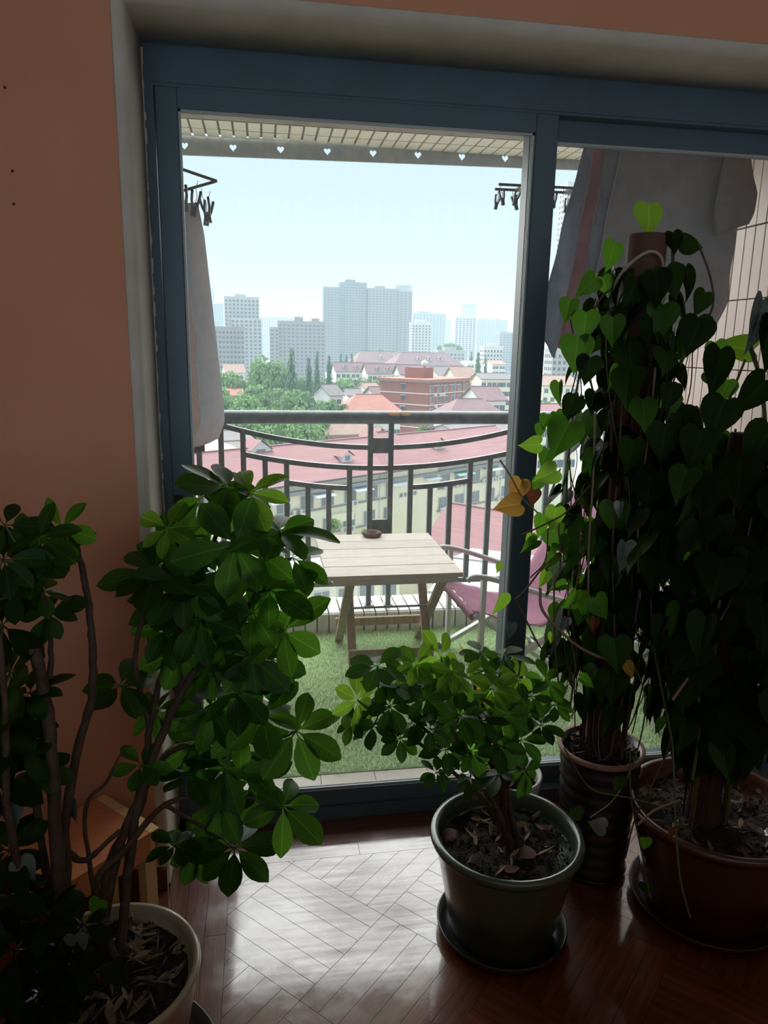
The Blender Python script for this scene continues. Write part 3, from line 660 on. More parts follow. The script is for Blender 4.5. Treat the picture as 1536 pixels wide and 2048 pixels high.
# ================================================================== PLANTS
def leaflet_mesh(name, m, wid=.21, droop=.22, fold=.10, curl=0.0):
    b = MB(); nx, ny = 8, 2; vs = []
    for i in range(nx+1):
        t = i/nx; wv = wid*pw(t, [(0, .05), (.13, .07), (.2, .26), (.3, .58), (.45, .88), (.6, 1.0), (.74, .96), (.86, .72), (.95, .36), (1, .06)])
        for j in range(-ny, ny+1):
            s = j/ny; vs.append((t, s*wv, -droop*t*t+fold*abs(s)*wv*2+curl*math.sin(t*7)*.02*s))
    k = 2*ny+1
    b.add(vs, [(i*k+j, (i+1)*k+j, (i+1)*k+j+1, i*k+j+1) for i in range(nx) for j in range(2*ny)], True)
    me = b.mesh(name); me.materials.append(MATS[m]); return me
def heart_mesh(name, m, wid=.43, droop=.25, fold=.14, lobe=.20, twist=0.0):
    ol = [(0, 0), (-.05, .055), (-.115, .155), (-.11, .265), (-.03, .37), (.10, .43), (.26, .42), (.45, .345), (.64, .225), (.82, .095), (.93, .03), (1, 0)]
    mr = [0, 0, 0, .02, .06, .14, .28, .45, .64, .82, .93, 1]; b = MB()
    for sg in (1, -1):
        vs = []
        for (x, y), mx_ in zip(ol, mr):
            for f in (0, .55, 1):
                px, py = lerp(mx_, x, f), y*f*wid/.43
                vs.append((px, sg*py, -droop*max(0, px)**2+fold*py*1.5-.22*py*py*2+twist*sg*py*px*.6+.012*math.sin(px*9+f)*f))
        n = len(ol); b.add(vs, [((i*3+j, (i+1)*3+j, (i+1)*3+j+1, i*3+j+1) if sg > 0 else (i*3+j+1, (i+1)*3+j+1, (i+1)*3+j, i*3+j)) for i in range(n-1) for j in range(2)], True)
    me = b.mesh(name); me.materials.append(MATS[m]); return me
LF = {m: [leaflet_mesh('leaflet', m, w_, d_, f_, c_) for w_, d_, f_, c_ in ((.25, .12, .07, 0), (.23, .22, .11, 1), (.27, .05, .05, .5))] for m in ('leaf_green', 'leaf_young', 'leaf_shaded', 'leaf_mature')}
HF = {m: [heart_mesh('leaf', m, w_, d_, f_, .20, t_) for w_, d_, f_, t_ in ((.47, .22, .14, 0), (.45, .38, .22, .4), (.50, .12, .06, -.3), (.32, .30, .5, .2))] for m in ('leaf_green', 'leaf_young', 'leaf_shaded', 'leaf_yellow', 'leaf_silver', 'leaf_rust', 'leaf_mature')}
def frame_m(p, tip, nrm, s, roll=0.0, sy=1.0):
    x = V(tip).normalized(); z = V(nrm); z = (z-x*z.dot(x))
    if z.length < 1e-4: z = x.orthogonal()
    z.normalize(); y = z.cross(x)
    T = M(((x.x*s, y.x*s*sy, z.x*s, p[0]), (x.y*s, y.y*s*sy, z.y*s, p[1]), (x.z*s, y.z*s*sy, z.z*s, p[2]), (0, 0, 0, 1)))
    return T @ M.Rotation(roll, 4, 'X') if roll else T
def rv(a=1.0): return V((R.uniform(-a, a), R.uniform(-a, a), R.uniform(-a, a)))
class Plant:
    def __init__(s, name, label, cat, loc, cap=300):
        s.o = empty(name, loc); tag(s.o, label, cat); s.c = V(loc); s.stem_pts = []; s.n = 0; s.cap = cap; s.extra = {}
    def add(s, mb, name, m, parent=None):
        mb.v = [(x-s.c.x, y-s.c.y, z-s.c.z) for x, y, z in mb.v]
        return mb.build(name, m, parent or s.o)
    def stem(s, pts, r0, r1, m='stem_brown', name='stem', n=8, reg=True):
        P = spline(pts, 7); k = len(P)
        if reg: s.stem_pts += [P[i] for i in range(k)]
        wob = [p+V((R.uniform(-1, 1), R.uniform(-1, 1), 0))*min(r0*.2, .0018) for p in P]
        return s.add(MB().tube(wob, [lerp(r0, r1, i/(k-1))*R.uniform(.9, 1.1) for i in range(k)], n), name, m)
    def leaf(s, me, T, parent=None, name='leaf'):
        T = M.Translation(-s.c) @ T
        if s.n < s.cap:
            s.n += 1; return inst(name, me, T, parent or s.o)
        key = me.materials[0].name
        b = s.extra.setdefault(key, MB()); k = len(b.v)
        b.v += [tuple(T @ v.co) for v in me.vertices]; b.f += [tuple(i+k for i in p.vertices) for p in me.polygons]; b.sm += [True]*len(me.polygons)
    def finish(s):
        for k, b in s.extra.items():
            o = b.build('foliage', k, s.o); o['kind'] = 'stuff'
    def near(s, P):
        best = None; bd = 1e9
        for q in s.stem_pts:
            d = (q-P).length + (0.6*(q.z-P.z) if q.z > P.z-.02 else 0)
            if d < bd: bd = d; best = q
        return best
    def umbel(s, P, size, m='leaf_green', nl=7, nrm=None, face=.45, pr=.0022, maxpet=.30):
        P = V(P); q = s.near(P)
        if nrm is None: nrm = V((0, 0, 1))*.62 - CF*face + rv(.45)
        nrm = V(nrm).normalized()
        if (P-q).length > maxpet: q = P+(q-P).normalized()*maxpet*.0+V((q.x, q.y, q.z))-P if False else q
        mid = (P+q)/2+V((0, 0, -.12*(P-q).length))
        pet = s.add(MB().tube(spline([q, mid, P], 4), [pr*1.3]*8+[pr], 5), 'compound_leaf', 'stem_green')
        a0 = R.uniform(0, 2*PI); x = nrm.orthogonal().normalized(); y = nrm.cross(x)
        for k in range(nl):
            a = a0+2*PI*(k+R.uniform(-.18, .18))/nl
            d = x*math.cos(a)+y*math.sin(a)
            tip = d*.92+nrm*R.uniform(-.12, .30)+V((0, 0, -R.uniform(.05, .35)))
            L = size*R.uniform(.80, 1.16); st = P+d*size*.01
            s.leaf(R.choice(LF[m]), frame_m(st, tip, nrm+rv(.25), L), pet, 'leaflet')
        return pet
def pot(pl, prof, m, rim_m=None, n=48, name='pot'):
    return pl.add(MB().lathe(prof, n, pl.c), name, m)
def soil(pl, r, z, rough=.008, debris=60, dry='leaf_dry', n=28):
    rings = 9; vs = [(0, 0, z+.01)]; b = MB()
    for i in range(1, rings+1):
        for k in range(n):
            rr = r*i/rings; vs.append((rr*math.cos(2*PI*k/n), rr*math.sin(2*PI*k/n), z+R.uniform(-rough, rough)+.012*(1-(i/rings)**2)))
    fs = [(0, 1+k, 1+(k+1) % n) for k in range(n)]+[(1+(i-1)*n+k, 1+i*n+k, 1+i*n+(k+1) % n, 1+(i-1)*n+(k+1) % n) for i in range(1, rings) for k in range(n)]
    b.add(vs, fs, True)
    for _ in range(750):   # crumbs
        a = R.uniform(0, 2*PI); rr = r*math.sqrt(R.random())*.97; c = V((rr*math.cos(a), rr*math.sin(a), z+.012)); e = R.uniform(.003, .0095)
        o = [c+rv(e) for _ in range(4)]; b.add(o, [(0, 1, 2), (0, 2, 3), (0, 3, 1), (1, 3, 2)])
    so = b.build('soil', 'soil', pl.o); so['kind'] = 'stuff'
    d = MB(); big = []
    for k in range(debris):
        a = R.uniform(0, 2*PI); rr = r*math.sqrt(R.random())*.92; c = V((rr*math.cos(a), rr*math.sin(a), z+R.uniform(.012, .026)))
        t_ = rv(1); t_.z *= .25; L = R.uniform(.010, .034); wv = R.uniform(.10, .32)
        u = t_.normalized()*L; n_ = (V((0, 0, 1))+rv(.5)); s_ = u.cross(n_).normalized()*L*wv
        d.add([c-u, c-u*.3+s_+V((0, 0, .004)), c+u*.4+s_*.8, c+u+V((0, 0, R.uniform(0, .008))), c+u*.4-s_*.8, c-u*.3-s_], [(0, 1, 2, 3, 4, 5)])
    q = d.build('dry_litter', dry, pl.o); q['kind'] = 'stuff'

# ------------------------------------------------------------------ tall umbrella plant in the cream pot
A = Plant('potted_umbrella_plant', 'tall umbrella plant in cream glazed pot beside the terracotta wall', 'potted plant', (-.345, 1.375, .012))
pot(A, [(0, 0), (.135, 0), (.142, .01), (.186, .27), (.193, .288), (.190, .296), (.180, .296), (.174, .285), (.165, .262), (0, .258)], 'glaze_cream')
soil(A, .166, .262, .008, 130)
def P_(x, y, Y): return onY(x, y, Y)
base = V((-.36, 1.40, .27))
A.stem([base, P_(215, 1740, 1.50), P_(285, 1600, 1.60), P_(300, 1450, 1.66), P_(330, 1330, 1.70), P_(385, 1200, 1.72), P_(430, 1080, 1.72), P_(455, 990, 1.72)], .011, .005)
A.stem([base+V((.03, .02, 0)), P_(270, 1640, 1.55), P_(320, 1480, 1.64), P_(390, 1340, 1.68), P_(480, 1240, 1.70), P_(545, 1130, 1.70), P_(565, 1070, 1.70)], .012, .005)
A.stem([base+V((-.02, .03, 0)), P_(240, 1690, 1.52), P_(300, 1560, 1.62), P_(345, 1500, 1.70), P_(440, 1480, 1.70), P_(540, 1470, 1.66)], .012, .004)
A.stem([base+V((.04, -.01, 0)), P_(190, 1780, 1.46), P_(250, 1700, 1.50), P_(330, 1610, 1.58), P_(430, 1590, 1.62), P_(510, 1600, 1.60)], .010, .004)
A.stem([P_(300, 1450, 1.66), P_(270, 1330, 1.66), P_(290, 1220, 1.68), P_(310, 1150, 1.68)], .007, .004)
A.stem([P_(330, 1610, 1.58), P_(400, 1650, 1.60), P_(450, 1680, 1.58)], .006, .003)
A.stem([base+V((-.05, .0, 0)), P_(130, 1700, 1.42), P_(150, 1520, 1.48), P_(182, 1400, 1.52), P_(186, 1300, 1.54), P_(175, 1200, 1.55), P_(163, 1130, 1.55), P_(150, 1075, 1.55)], .011, .006)
A.stem([base+V((-.08, .01, 0)), P_(70, 1600, 1.40), P_(60, 1480, 1.42), P_(98, 1350, 1.46), P_(96, 1240, 1.48), P_(70, 1130, 1.48)], .009, .004)
A.stem([base+V((-.06, -.03, 0)), P_(110, 1650, 1.38), P_(100, 1470, 1.40), P_(70, 1295, 1.42)], .015, .012, name='pruned_stem')
A.stem([base+V((-.09, -.04, 0)), P_(20, 1650, 1.34), P_(10, 1400, 1.38), P_(-10, 1200, 1.42)], .010, .005)
A.stem([base+V((.0, .04, 0)), P_(170, 1640, 1.47), P_(215, 1560, 1.52), P_(250, 1490, 1.55)], .006, .002)
A.stem([P_(130, 1700, 1.42), P_(170, 1720, 1.45), P_(240, 1660, 1.50)], .008, .005)
hubs = [  # pixel hub, leaflet length in pixels, depth, kind
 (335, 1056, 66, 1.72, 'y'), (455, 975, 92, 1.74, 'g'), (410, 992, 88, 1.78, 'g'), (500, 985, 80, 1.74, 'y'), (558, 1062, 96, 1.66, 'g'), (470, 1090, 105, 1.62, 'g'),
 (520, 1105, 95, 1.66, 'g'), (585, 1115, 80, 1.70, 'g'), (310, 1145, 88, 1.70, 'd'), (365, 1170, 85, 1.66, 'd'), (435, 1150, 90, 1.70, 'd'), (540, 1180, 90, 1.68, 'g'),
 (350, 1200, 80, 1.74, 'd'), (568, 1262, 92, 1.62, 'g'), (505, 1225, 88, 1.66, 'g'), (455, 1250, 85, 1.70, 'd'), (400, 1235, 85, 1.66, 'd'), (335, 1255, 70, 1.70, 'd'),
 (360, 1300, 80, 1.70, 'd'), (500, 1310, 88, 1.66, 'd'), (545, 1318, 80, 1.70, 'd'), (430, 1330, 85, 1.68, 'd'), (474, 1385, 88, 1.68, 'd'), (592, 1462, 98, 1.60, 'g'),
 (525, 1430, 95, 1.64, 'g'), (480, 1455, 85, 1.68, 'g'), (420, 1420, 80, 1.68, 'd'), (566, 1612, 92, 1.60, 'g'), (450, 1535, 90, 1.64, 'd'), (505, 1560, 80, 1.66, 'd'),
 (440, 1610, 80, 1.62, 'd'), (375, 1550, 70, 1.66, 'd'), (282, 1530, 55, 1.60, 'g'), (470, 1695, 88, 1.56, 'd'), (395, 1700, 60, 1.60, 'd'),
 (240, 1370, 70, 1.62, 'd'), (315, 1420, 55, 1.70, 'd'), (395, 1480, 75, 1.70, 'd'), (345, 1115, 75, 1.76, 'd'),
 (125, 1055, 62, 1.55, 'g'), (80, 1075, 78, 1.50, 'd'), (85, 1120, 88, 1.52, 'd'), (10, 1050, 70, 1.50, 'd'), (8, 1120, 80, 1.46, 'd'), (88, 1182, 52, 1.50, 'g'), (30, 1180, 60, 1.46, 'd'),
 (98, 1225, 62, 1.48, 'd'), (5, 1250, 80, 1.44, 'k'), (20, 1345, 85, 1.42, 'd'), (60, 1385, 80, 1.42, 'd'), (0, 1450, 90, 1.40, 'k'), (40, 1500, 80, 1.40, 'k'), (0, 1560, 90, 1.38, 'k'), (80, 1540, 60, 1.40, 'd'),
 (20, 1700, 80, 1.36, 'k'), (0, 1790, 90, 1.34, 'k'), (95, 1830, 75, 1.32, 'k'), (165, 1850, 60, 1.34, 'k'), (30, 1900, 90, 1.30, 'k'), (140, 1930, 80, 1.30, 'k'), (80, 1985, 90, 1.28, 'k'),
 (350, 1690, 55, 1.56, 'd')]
KM = {'y': 'leaf_young', 'g': 'leaf_green', 'd': 'leaf_mature', 'k': 'leaf_shaded'}
for (x, y, px, Y, k) in hubs:
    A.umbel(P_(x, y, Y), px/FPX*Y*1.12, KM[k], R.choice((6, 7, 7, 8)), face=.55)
# a climber's broad leaves low in the same pot
for (x, y, px, Y, ang, m) in ((15, 1600, 70, 1.36, 80, 'leaf_silver'), (145, 1600, 62, 1.44, 95, 'leaf_silver'), (40, 1720, 60, 1.34, 60, 'leaf_silver'), (25, 1830, 70, 1.3, 100, 'leaf_shaded'), (150, 1870, 60, 1.32, 80, 'leaf_silver'), (200, 1800, 45, 1.38, 120, 'leaf_green'), (60, 1900, 70, 1.3, 70, 'leaf_shaded'), (220, 1930, 60, 1.30, 60, 'leaf_shaded'), (120, 1990, 70, 1.26, 70, 'leaf_shaded'), (10, 1990, 80, 1.26, 70, 'leaf_shaded')):
    a = math.radians(ang); tip = CR*math.cos(a)-CU*math.sin(a)
    T = M.Translation(-A.c) @ frame_m(P_(x, y, Y), tip, -CF+rv(.5)+V((0, 0, .4)), px/FPX*Y); inst('leaf', R.choice(HF[m][:3]), T, A.o)
A.finish()
sc_ = MB().lathe([(0, 0), (.19, 0), (.215, .010), (.228, .030), (.224, .032), (.208, .014), (.185, .011), (0, .011)], 48, (-.345, 1.375, 0)).build('saucer', 'saucer_dark'); tag(sc_, 'dark plastic saucer under the cream pot', 'saucer')

# ------------------------------------------------------------------ low umbrella plant in the green pot
gc = V((.640, 1.690, .0115))
B = Plant('potted_umbrella_plant', 'low bushy umbrella plant in green glazed pot standing before the door', 'potted plant', gc)
pot(B, [(0, 0), (.138, 0), (.144, .008), (.192, .262), (.196, .275), (.207, .280), (.210, .290), (.206, .300), (.194, .302), (.186, .296), (.183, .262), (.180, .248), (0, .242)], 'glaze_green')
soil(B, .181, .246, .010, 42)
bs = gc+V((.01, .01, .25))
for k, (x, y, Y) in enumerate(((760, 1420, 1.66), (830, 1370, 1.68), (890, 1350, 1.70), (945, 1340, 1.72), (1000, 1340, 1.74), (1040, 1390, 1.76), (900, 1450, 1.56), (980, 1440, 1.60), (840, 1450, 1.62), (960, 1400, 1.80))):
    e = P_(x, y, Y); st = bs+V((R.uniform(-.03, .03), R.uniform(-.03, .03), 0)); mid = (st+e)/2+V((R.uniform(-.03, .03), R.uniform(-.02, .02), .03))
    B.stem([st, lerp(st, mid, .5)+V((0, 0, .03)), mid, e], .008, .004)
bh = [(715, 1400, 56, 1.64, 'y'), (755, 1332, 58, 1.66, 'g'), (800, 1372, 52, 1.64, 'g'), (832, 1328, 54, 1.68, 'y'), (882, 1312, 56, 1.70, 'y'), (930, 1352, 52, 1.66, 'y'), (905, 1345, 52, 1.62, 'y'), (962, 1305, 50, 1.74, 'g'),
 (1008, 1310, 56, 1.74, 'g'), (1036, 1356, 52, 1.70, 'y'), (985, 1378, 52, 1.66, 'y'), (850, 1396, 54, 1.60, 'g'), (780, 1412, 54, 1.62, 'd'), (745, 1452, 50, 1.62, 'd'), (705, 1445, 44, 1.62, 'd'), (800, 1476, 46, 1.58, 'd'),
 (860, 1458, 54, 1.56, 'd'), (920, 1430, 56, 1.58, 'g'), (962, 1440, 54, 1.60, 'd'), (1010, 1428, 52, 1.62, 'g'), (1052, 1420, 50, 1.66, 'd'), (890, 1500, 52, 1.56, 'd'), (942, 1502, 52, 1.56, 'd'), (1000, 1490, 54, 1.58, 'd'),
 (1042, 1480, 50, 1.62, 'd'), (832, 1440, 52, 1.58, 'd'), (772, 1366, 52, 1.66, 'g'), (870, 1366, 54, 1.66, 'g'), (1062, 1392, 48, 1.72, 'g'), (1092, 1362, 48, 1.76, 'g'), (975, 1340, 52, 1.70, 'y'), (905, 1462, 52, 1.60, 'd'),
 (950, 1395, 54, 1.64, 'g'), (812, 1346, 50, 1.70, 'g'), (872, 1545, 36, 1.56, 'd'), (1000, 1548, 48, 1.58, 'd'), (1050, 1540, 48, 1.62, 'd'), (1082, 1450, 48, 1.68, 'd'), (1110, 1410, 46, 1.72, 'g'), (690, 1425, 40, 1.64, 'y'), (940, 1555, 45, 1.56, 'd'), (850, 1345, 50, 1.74, 'y')]
for (x, y, px, Y, k) in bh: B.umbel(P_(x, y, Y), px/FPX*Y*1.15, KM[k], R.choice((6, 7, 7)), face=.35, pr=.0016)
for (x, y, L, a) in ((1050, 1715, 58, 75), (1010, 1740, 50, 20), (905, 1670, 40, 130), (950, 1640, 30, 40), (1095, 1660, 40, 60)):   # fallen leaves on the soil
    p = onZ(x, y, gc.z+.268); d = V((math.cos(math.radians(a)), math.sin(math.radians(a)), 0))
    inst('fallen_leaf', R.choice(HF['leaf_rust']), M.Translation(-gc) @ frame_m(p, d, V((0, 0, 1))+rv(.4), L/FPX*1.6), B.o)
B.finish()
s_ = MB().lathe([(0, 0), (.150, 0), (.172, .010), (.182, .034), (.178, .036), (.166, .014), (.145, .011), (0, .011)], 48, (gc.x, gc.y, 0)).build('saucer', 'saucer_dark'); tag(s_, 'black saucer under the green glazed pot', 'saucer')

# ------------------------------------------------------------------ strap-leaved plant in a white pot behind the green one
E_ = Plant('strap_leaf_plant', 'strap leaved plant in small white pot behind the green pot', 'potted plant', (.755, 2.045, 0.0))
pot(E_, [(0, 0), (.085, 0), (.115, .24), (.120, .262), (.112, .266), (.105, .25), (.10, .238), (0, .235)], 'pot_white'); soil(E_, .10, .238, .005, 14)
def strap(pl, st, mid, e, wv, m):
    P = spline([st, mid, e], 6); b = MB(); vs = []; n = len(P)
    for i, p in enumerate(P):
        d = (P[min(i+1, n-1)]-P[max(i-1, 0)]).normalized(); sd = d.cross(CF).normalized(); t = i/(n-1); ww = wv*(1-t**3)*(.6+.4*min(1, t*4))+.0006
        vs += [p-sd*ww, p+CF*ww*.35, p+sd*ww]
    b.add(vs, [(i*3+j, i*3+j+1, i*3+4+j, i*3+3+j) for i in range(n-1) for j in range(2)], True); return pl.add(b, 'leaf', m)
for (x, y, w_, m) in ((918, 1285, .011, 'leaf_yellow'), (872, 1300, .010, 'leaf_green'), (890, 1390, .012, 'leaf_green'), (930, 1360, .012, 'leaf_green'), (955, 1330, .012, 'leaf_young'), (905, 1430, .011, 'leaf_green'), (980, 1400, .011, 'leaf_shaded'), (940, 1450, .012, 'leaf_young'), (860, 1400, .010, 'leaf_shaded'), (1000, 1460, .011, 'leaf_green'), (880, 1480, .011, 'leaf_green')):
    st = E_.c+V((R.uniform(-.03, .03), R.uniform(-.03, .03), .24)); e = P_(x, y, 2.04+R.uniform(-.05, .06)); strap(E_, st, lerp(st, e, .55)+V((R.uniform(-.01, .01), 0, .03)), e, w_, m)
E_.finish()

# ------------------------------------------------------------------ heart-leaf climber on a tall pole
cc = V((1.005, 1.900, 0.0))
C = Plant('climbing_philodendron', 'heart leaved climber smothering a tall fibre pole in black ribbed pot', 'potted plant', cc)
pr_ = [(0, 0), (.092, 0)]
for k in range(9): z = .01+k*.042; r_ = .096+.020*k/9; pr_ += [(r_, z), (r_+.006, z+.012), (r_+.006, z+.026), (r_, z+.034)]
pr_ += [(.122, .400), (.128, .405), (.126, .418), (.118, .418), (.112, .40), (0, .392)]
pot(C, pr_, 'pot_black', n=36); soil(C, .112, .395, .006, 30)
C.add(MB().lathe([(.1185, .4185), (.1295, .4185), (.130, .412), (.1285, .405)], 40, cc), 'rim_band', 'terracotta')
pole = C.add(MB().tube([cc+V((0, 0, .30)), cc+V((.0, 0, 1.0)), cc+V((0, 0, 1.885)), cc+V((0, 0, 1.892))], [.050, .050, .050, .046], 24), 'pole', 'pole_wrap')
fb_ = MB()
for k in range(330):     # coconut fibre and hanging roots round the pole
    a = R.uniform(0, 2*PI); r_ = R.uniform(.050, .068); z0 = R.uniform(.42, 1.72); L = R.uniform(.10, .42); z1 = max(.40, z0-L); da = R.uniform(-.35, .35)
    P = [cc+V((r_*math.cos(a+da*t)+R.uniform(-.004, .004), r_*math.sin(a+da*t)+R.uniform(-.004, .004), lerp(z0, z1, t))) for t in (0, .25, .5, .75, 1)]
    fb_.tube(P, R.uniform(.0012, .0035), 4, cap=False)
o = C.add(fb_, 'fibre', 'fibre'); o['kind'] = 'stuff'
# rope over the top of the pole
C.add(MB().tube(spline([P_(1215, 600, 1.86), P_(1240, 555, 1.84), P_(1268, 525, 1.838), P_(1300, 508, 1.838), P_(1322, 520, 1.838), P_(1328, 560, 1.838), P_(1328, 600, 1.84)], 5), .0042, 6), 'rope', 'rope')
C.stem([cc+V((-.05, -.02, .41)), cc+V((-.075, -.03, .8)), cc+V((-.07, -.05, 1.2)), cc+V((-.075, -.03, 1.55)), cc+V((-.055, -.05, 1.78))], .007, .004, 'vine_brown', 'vine')
C.stem([cc+V((.05, -.03, .41)), cc+V((.075, -.05, .8)), cc+V((.07, -.04, 1.2)), cc+V((.075, -.03, 1.6)), cc+V((.06, -.02, 1.88))], .007, .004, 'vine_brown', 'vine')
C.stem([cc+V((.0, -.06, .41)), cc+V((.02, -.08, .8)), cc+V((-.02, -.08, 1.2)), cc+V((.01, -.075, 1.55))], .006, .004, 'vine_brown', 'vine')
def hleaf(pl, p, tip, nrm, L, m, vidx=None, stalk=True, sy=1.0):
    me = HF[m][vidx] if vidx is not None else R.choice(HF[m]); ob = pl.leaf(me, frame_m(p, tip, nrm, L, 0, sy))
    if stalk and ob is not None:
        q = pl.near(V(p)); b = MB(); mid = (V(p)+q)/2+V((0, 0, .25*(V(p)-q).length)); P = spline([q, mid, V(p)+V(tip).normalized()*L*.03], 4)
        b.v, b.f, b.sm = [], [], []; b.tube(P, .0014, 4, cap=False)
        Tinv = ob.matrix_local.inverted(); b.v = [tuple(Tinv @ (V(v)-pl.c)) for v in b.v]; b.build('leaf_stalk', 'stem_green', ob)
    return ob
def img(ang): a = math.radians(ang); return CR*math.cos(a)-CU*math.sin(a)
ex = [(1298, 415, 74, 90, 1.90, 'leaf_young', 2), (1228, 492, 66, 100, 1.86, 'leaf_green', 0), (1205, 560, 46, 70, 1.84, 'leaf_green', 0), (1190, 560, 58, 130, 1.82, 'leaf_green', 1), (1140, 605, 52, 105, 1.82, 'leaf_green', 1),
 (1172, 630, 70, 95, 1.80, 'leaf_green', 0), (1155, 680, 84, 95, 1.80, 'leaf_green', 0), (1180, 720, 66, 100, 1.78, 'leaf_shaded', 0), (1118, 770, 56, 95, 1.80, 'leaf_green', 3), (1150, 800, 62, 110, 1.78, 'leaf_shaded', 1),
 (1094, 835, 36, 110, 1.82, 'leaf_green', 0), (1112, 828, 36, 70, 1.84, 'leaf_green', 2), (1082, 855, 34, 100, 1.84, 'leaf_green', 2), (1138, 850, 96, 118, 1.76, 'leaf_green', 0), (1080, 892, 52, 170, 1.80, 'leaf_young', 0), (1096, 905, 46, 110, 1.84, 'leaf_green', 1),
 (1112, 945, 62, 155, 1.80, 'leaf_young', 0), (1078, 960, 42, 100, 1.84, 'leaf_green', 1), (1042, 965, 60, 110, 1.80, 'leaf_yellow', 1), (1040, 1012, 66, 172, 1.76, 'leaf_yellow', 0), (1048, 965, 26, 95, 1.8, 'leaf_green', 3), (1085, 1035, 60, 95, 1.82, 'leaf_green', 0), (1112, 1020, 60, 100, 1.80, 'leaf_young', 0),
 (1105, 1062, 70, 60, 1.84, 'leaf_green', 2), (1140, 1080, 60, 110, 1.80, 'leaf_green', 1), (1062, 1072, 40, 105, 1.82, 'leaf_young', 3), (1074, 1085, 52, 145, 1.80, 'leaf_green', 3), (1104, 1095, 34, 20, 1.82, 'leaf_green', 3), (1112, 1110, 52, 125, 1.80, 'leaf_green', 3), (1145, 1110, 60, 105, 1.80, 'leaf_shaded', 3),
 (1092, 1148, 46, 110, 1.80, 'leaf_young', 3), (1130, 1172, 44, 160, 1.80, 'leaf_green', 3), (1152, 1185, 56, 110, 1.78, 'leaf_green', 1), (1150, 1205, 40, 150, 1.80, 'leaf_green', 0), (1005, 1192, 62, 108, 1.78, 'leaf_young', 3), (1000, 1130, 28, 100, 1.80, 'leaf_young', 0), (1022, 1250, 44, 95, 1.80, 'leaf_silver', 3),
 (1132, 1240, 44, 110, 1.80, 'leaf_silver', 3), (1104, 1270, 30, 100, 1.80, 'leaf_young', 3), (1190, 1200, 66, 60, 1.72, 'leaf_green', 2), (1360, 495, 62, -5, 1.86, 'leaf_shaded', 1), (1345, 470, 50, 80, 1.86, 'leaf_shaded', 0), (1370, 540, 76, 70, 1.84, 'leaf_shaded', 1), (1410, 590, 60, 110, 1.84, 'leaf_shaded', 0), (1395, 640, 80, 95, 1.82, 'leaf_shaded', 0), (1430, 690, 60, 80, 1.82, 'leaf_green', 1),
 (1270, 560, 70, 100, 1.80, 'leaf_shaded', 1), (1300, 640, 80, 90, 1.79, 'leaf_shaded', 0), (1225, 640, 66, 90, 1.78, 'leaf_mature', 1), (1236, 740, 60, 110, 1.78, 'leaf_green', 3), (1330, 700, 70, 80, 1.78, 'leaf_shaded', 3), (1250, 1090, 80, 95, 1.72, 'leaf_silver', 3), (1240, 1010, 40, 100, 1.74, 'leaf_silver', 3)]
for (x, y, px, ang, Y, m, vi) in ex:
    hleaf(C, P_(x, y, Y), img(ang), -CF+rv(.62)+V((0, 0, .15)), px/FPX*Y*.90, m, vi)
for k in range(380):
    a = R.uniform(0, 2*PI); z = R.uniform(.62, 1.80); rr = R.uniform(.065, .19)*(1.0 if z < 1.6 else .7)
    p = cc+V((rr*math.cos(a), rr*math.sin(a), z)); outw = V((math.cos(a), math.sin(a), 0))
    if p.y > 2.20: continue
    m = R.choice(('leaf_shaded',)*12+('leaf_green',)*3+('leaf_mature',)*5)
    hleaf(C, p, V((0, 0, -1))+outw*.45+rv(.35), outw+V((0, 0, .35))+rv(.4), R.uniform(.055, .105), m, None, R.random() < .4)
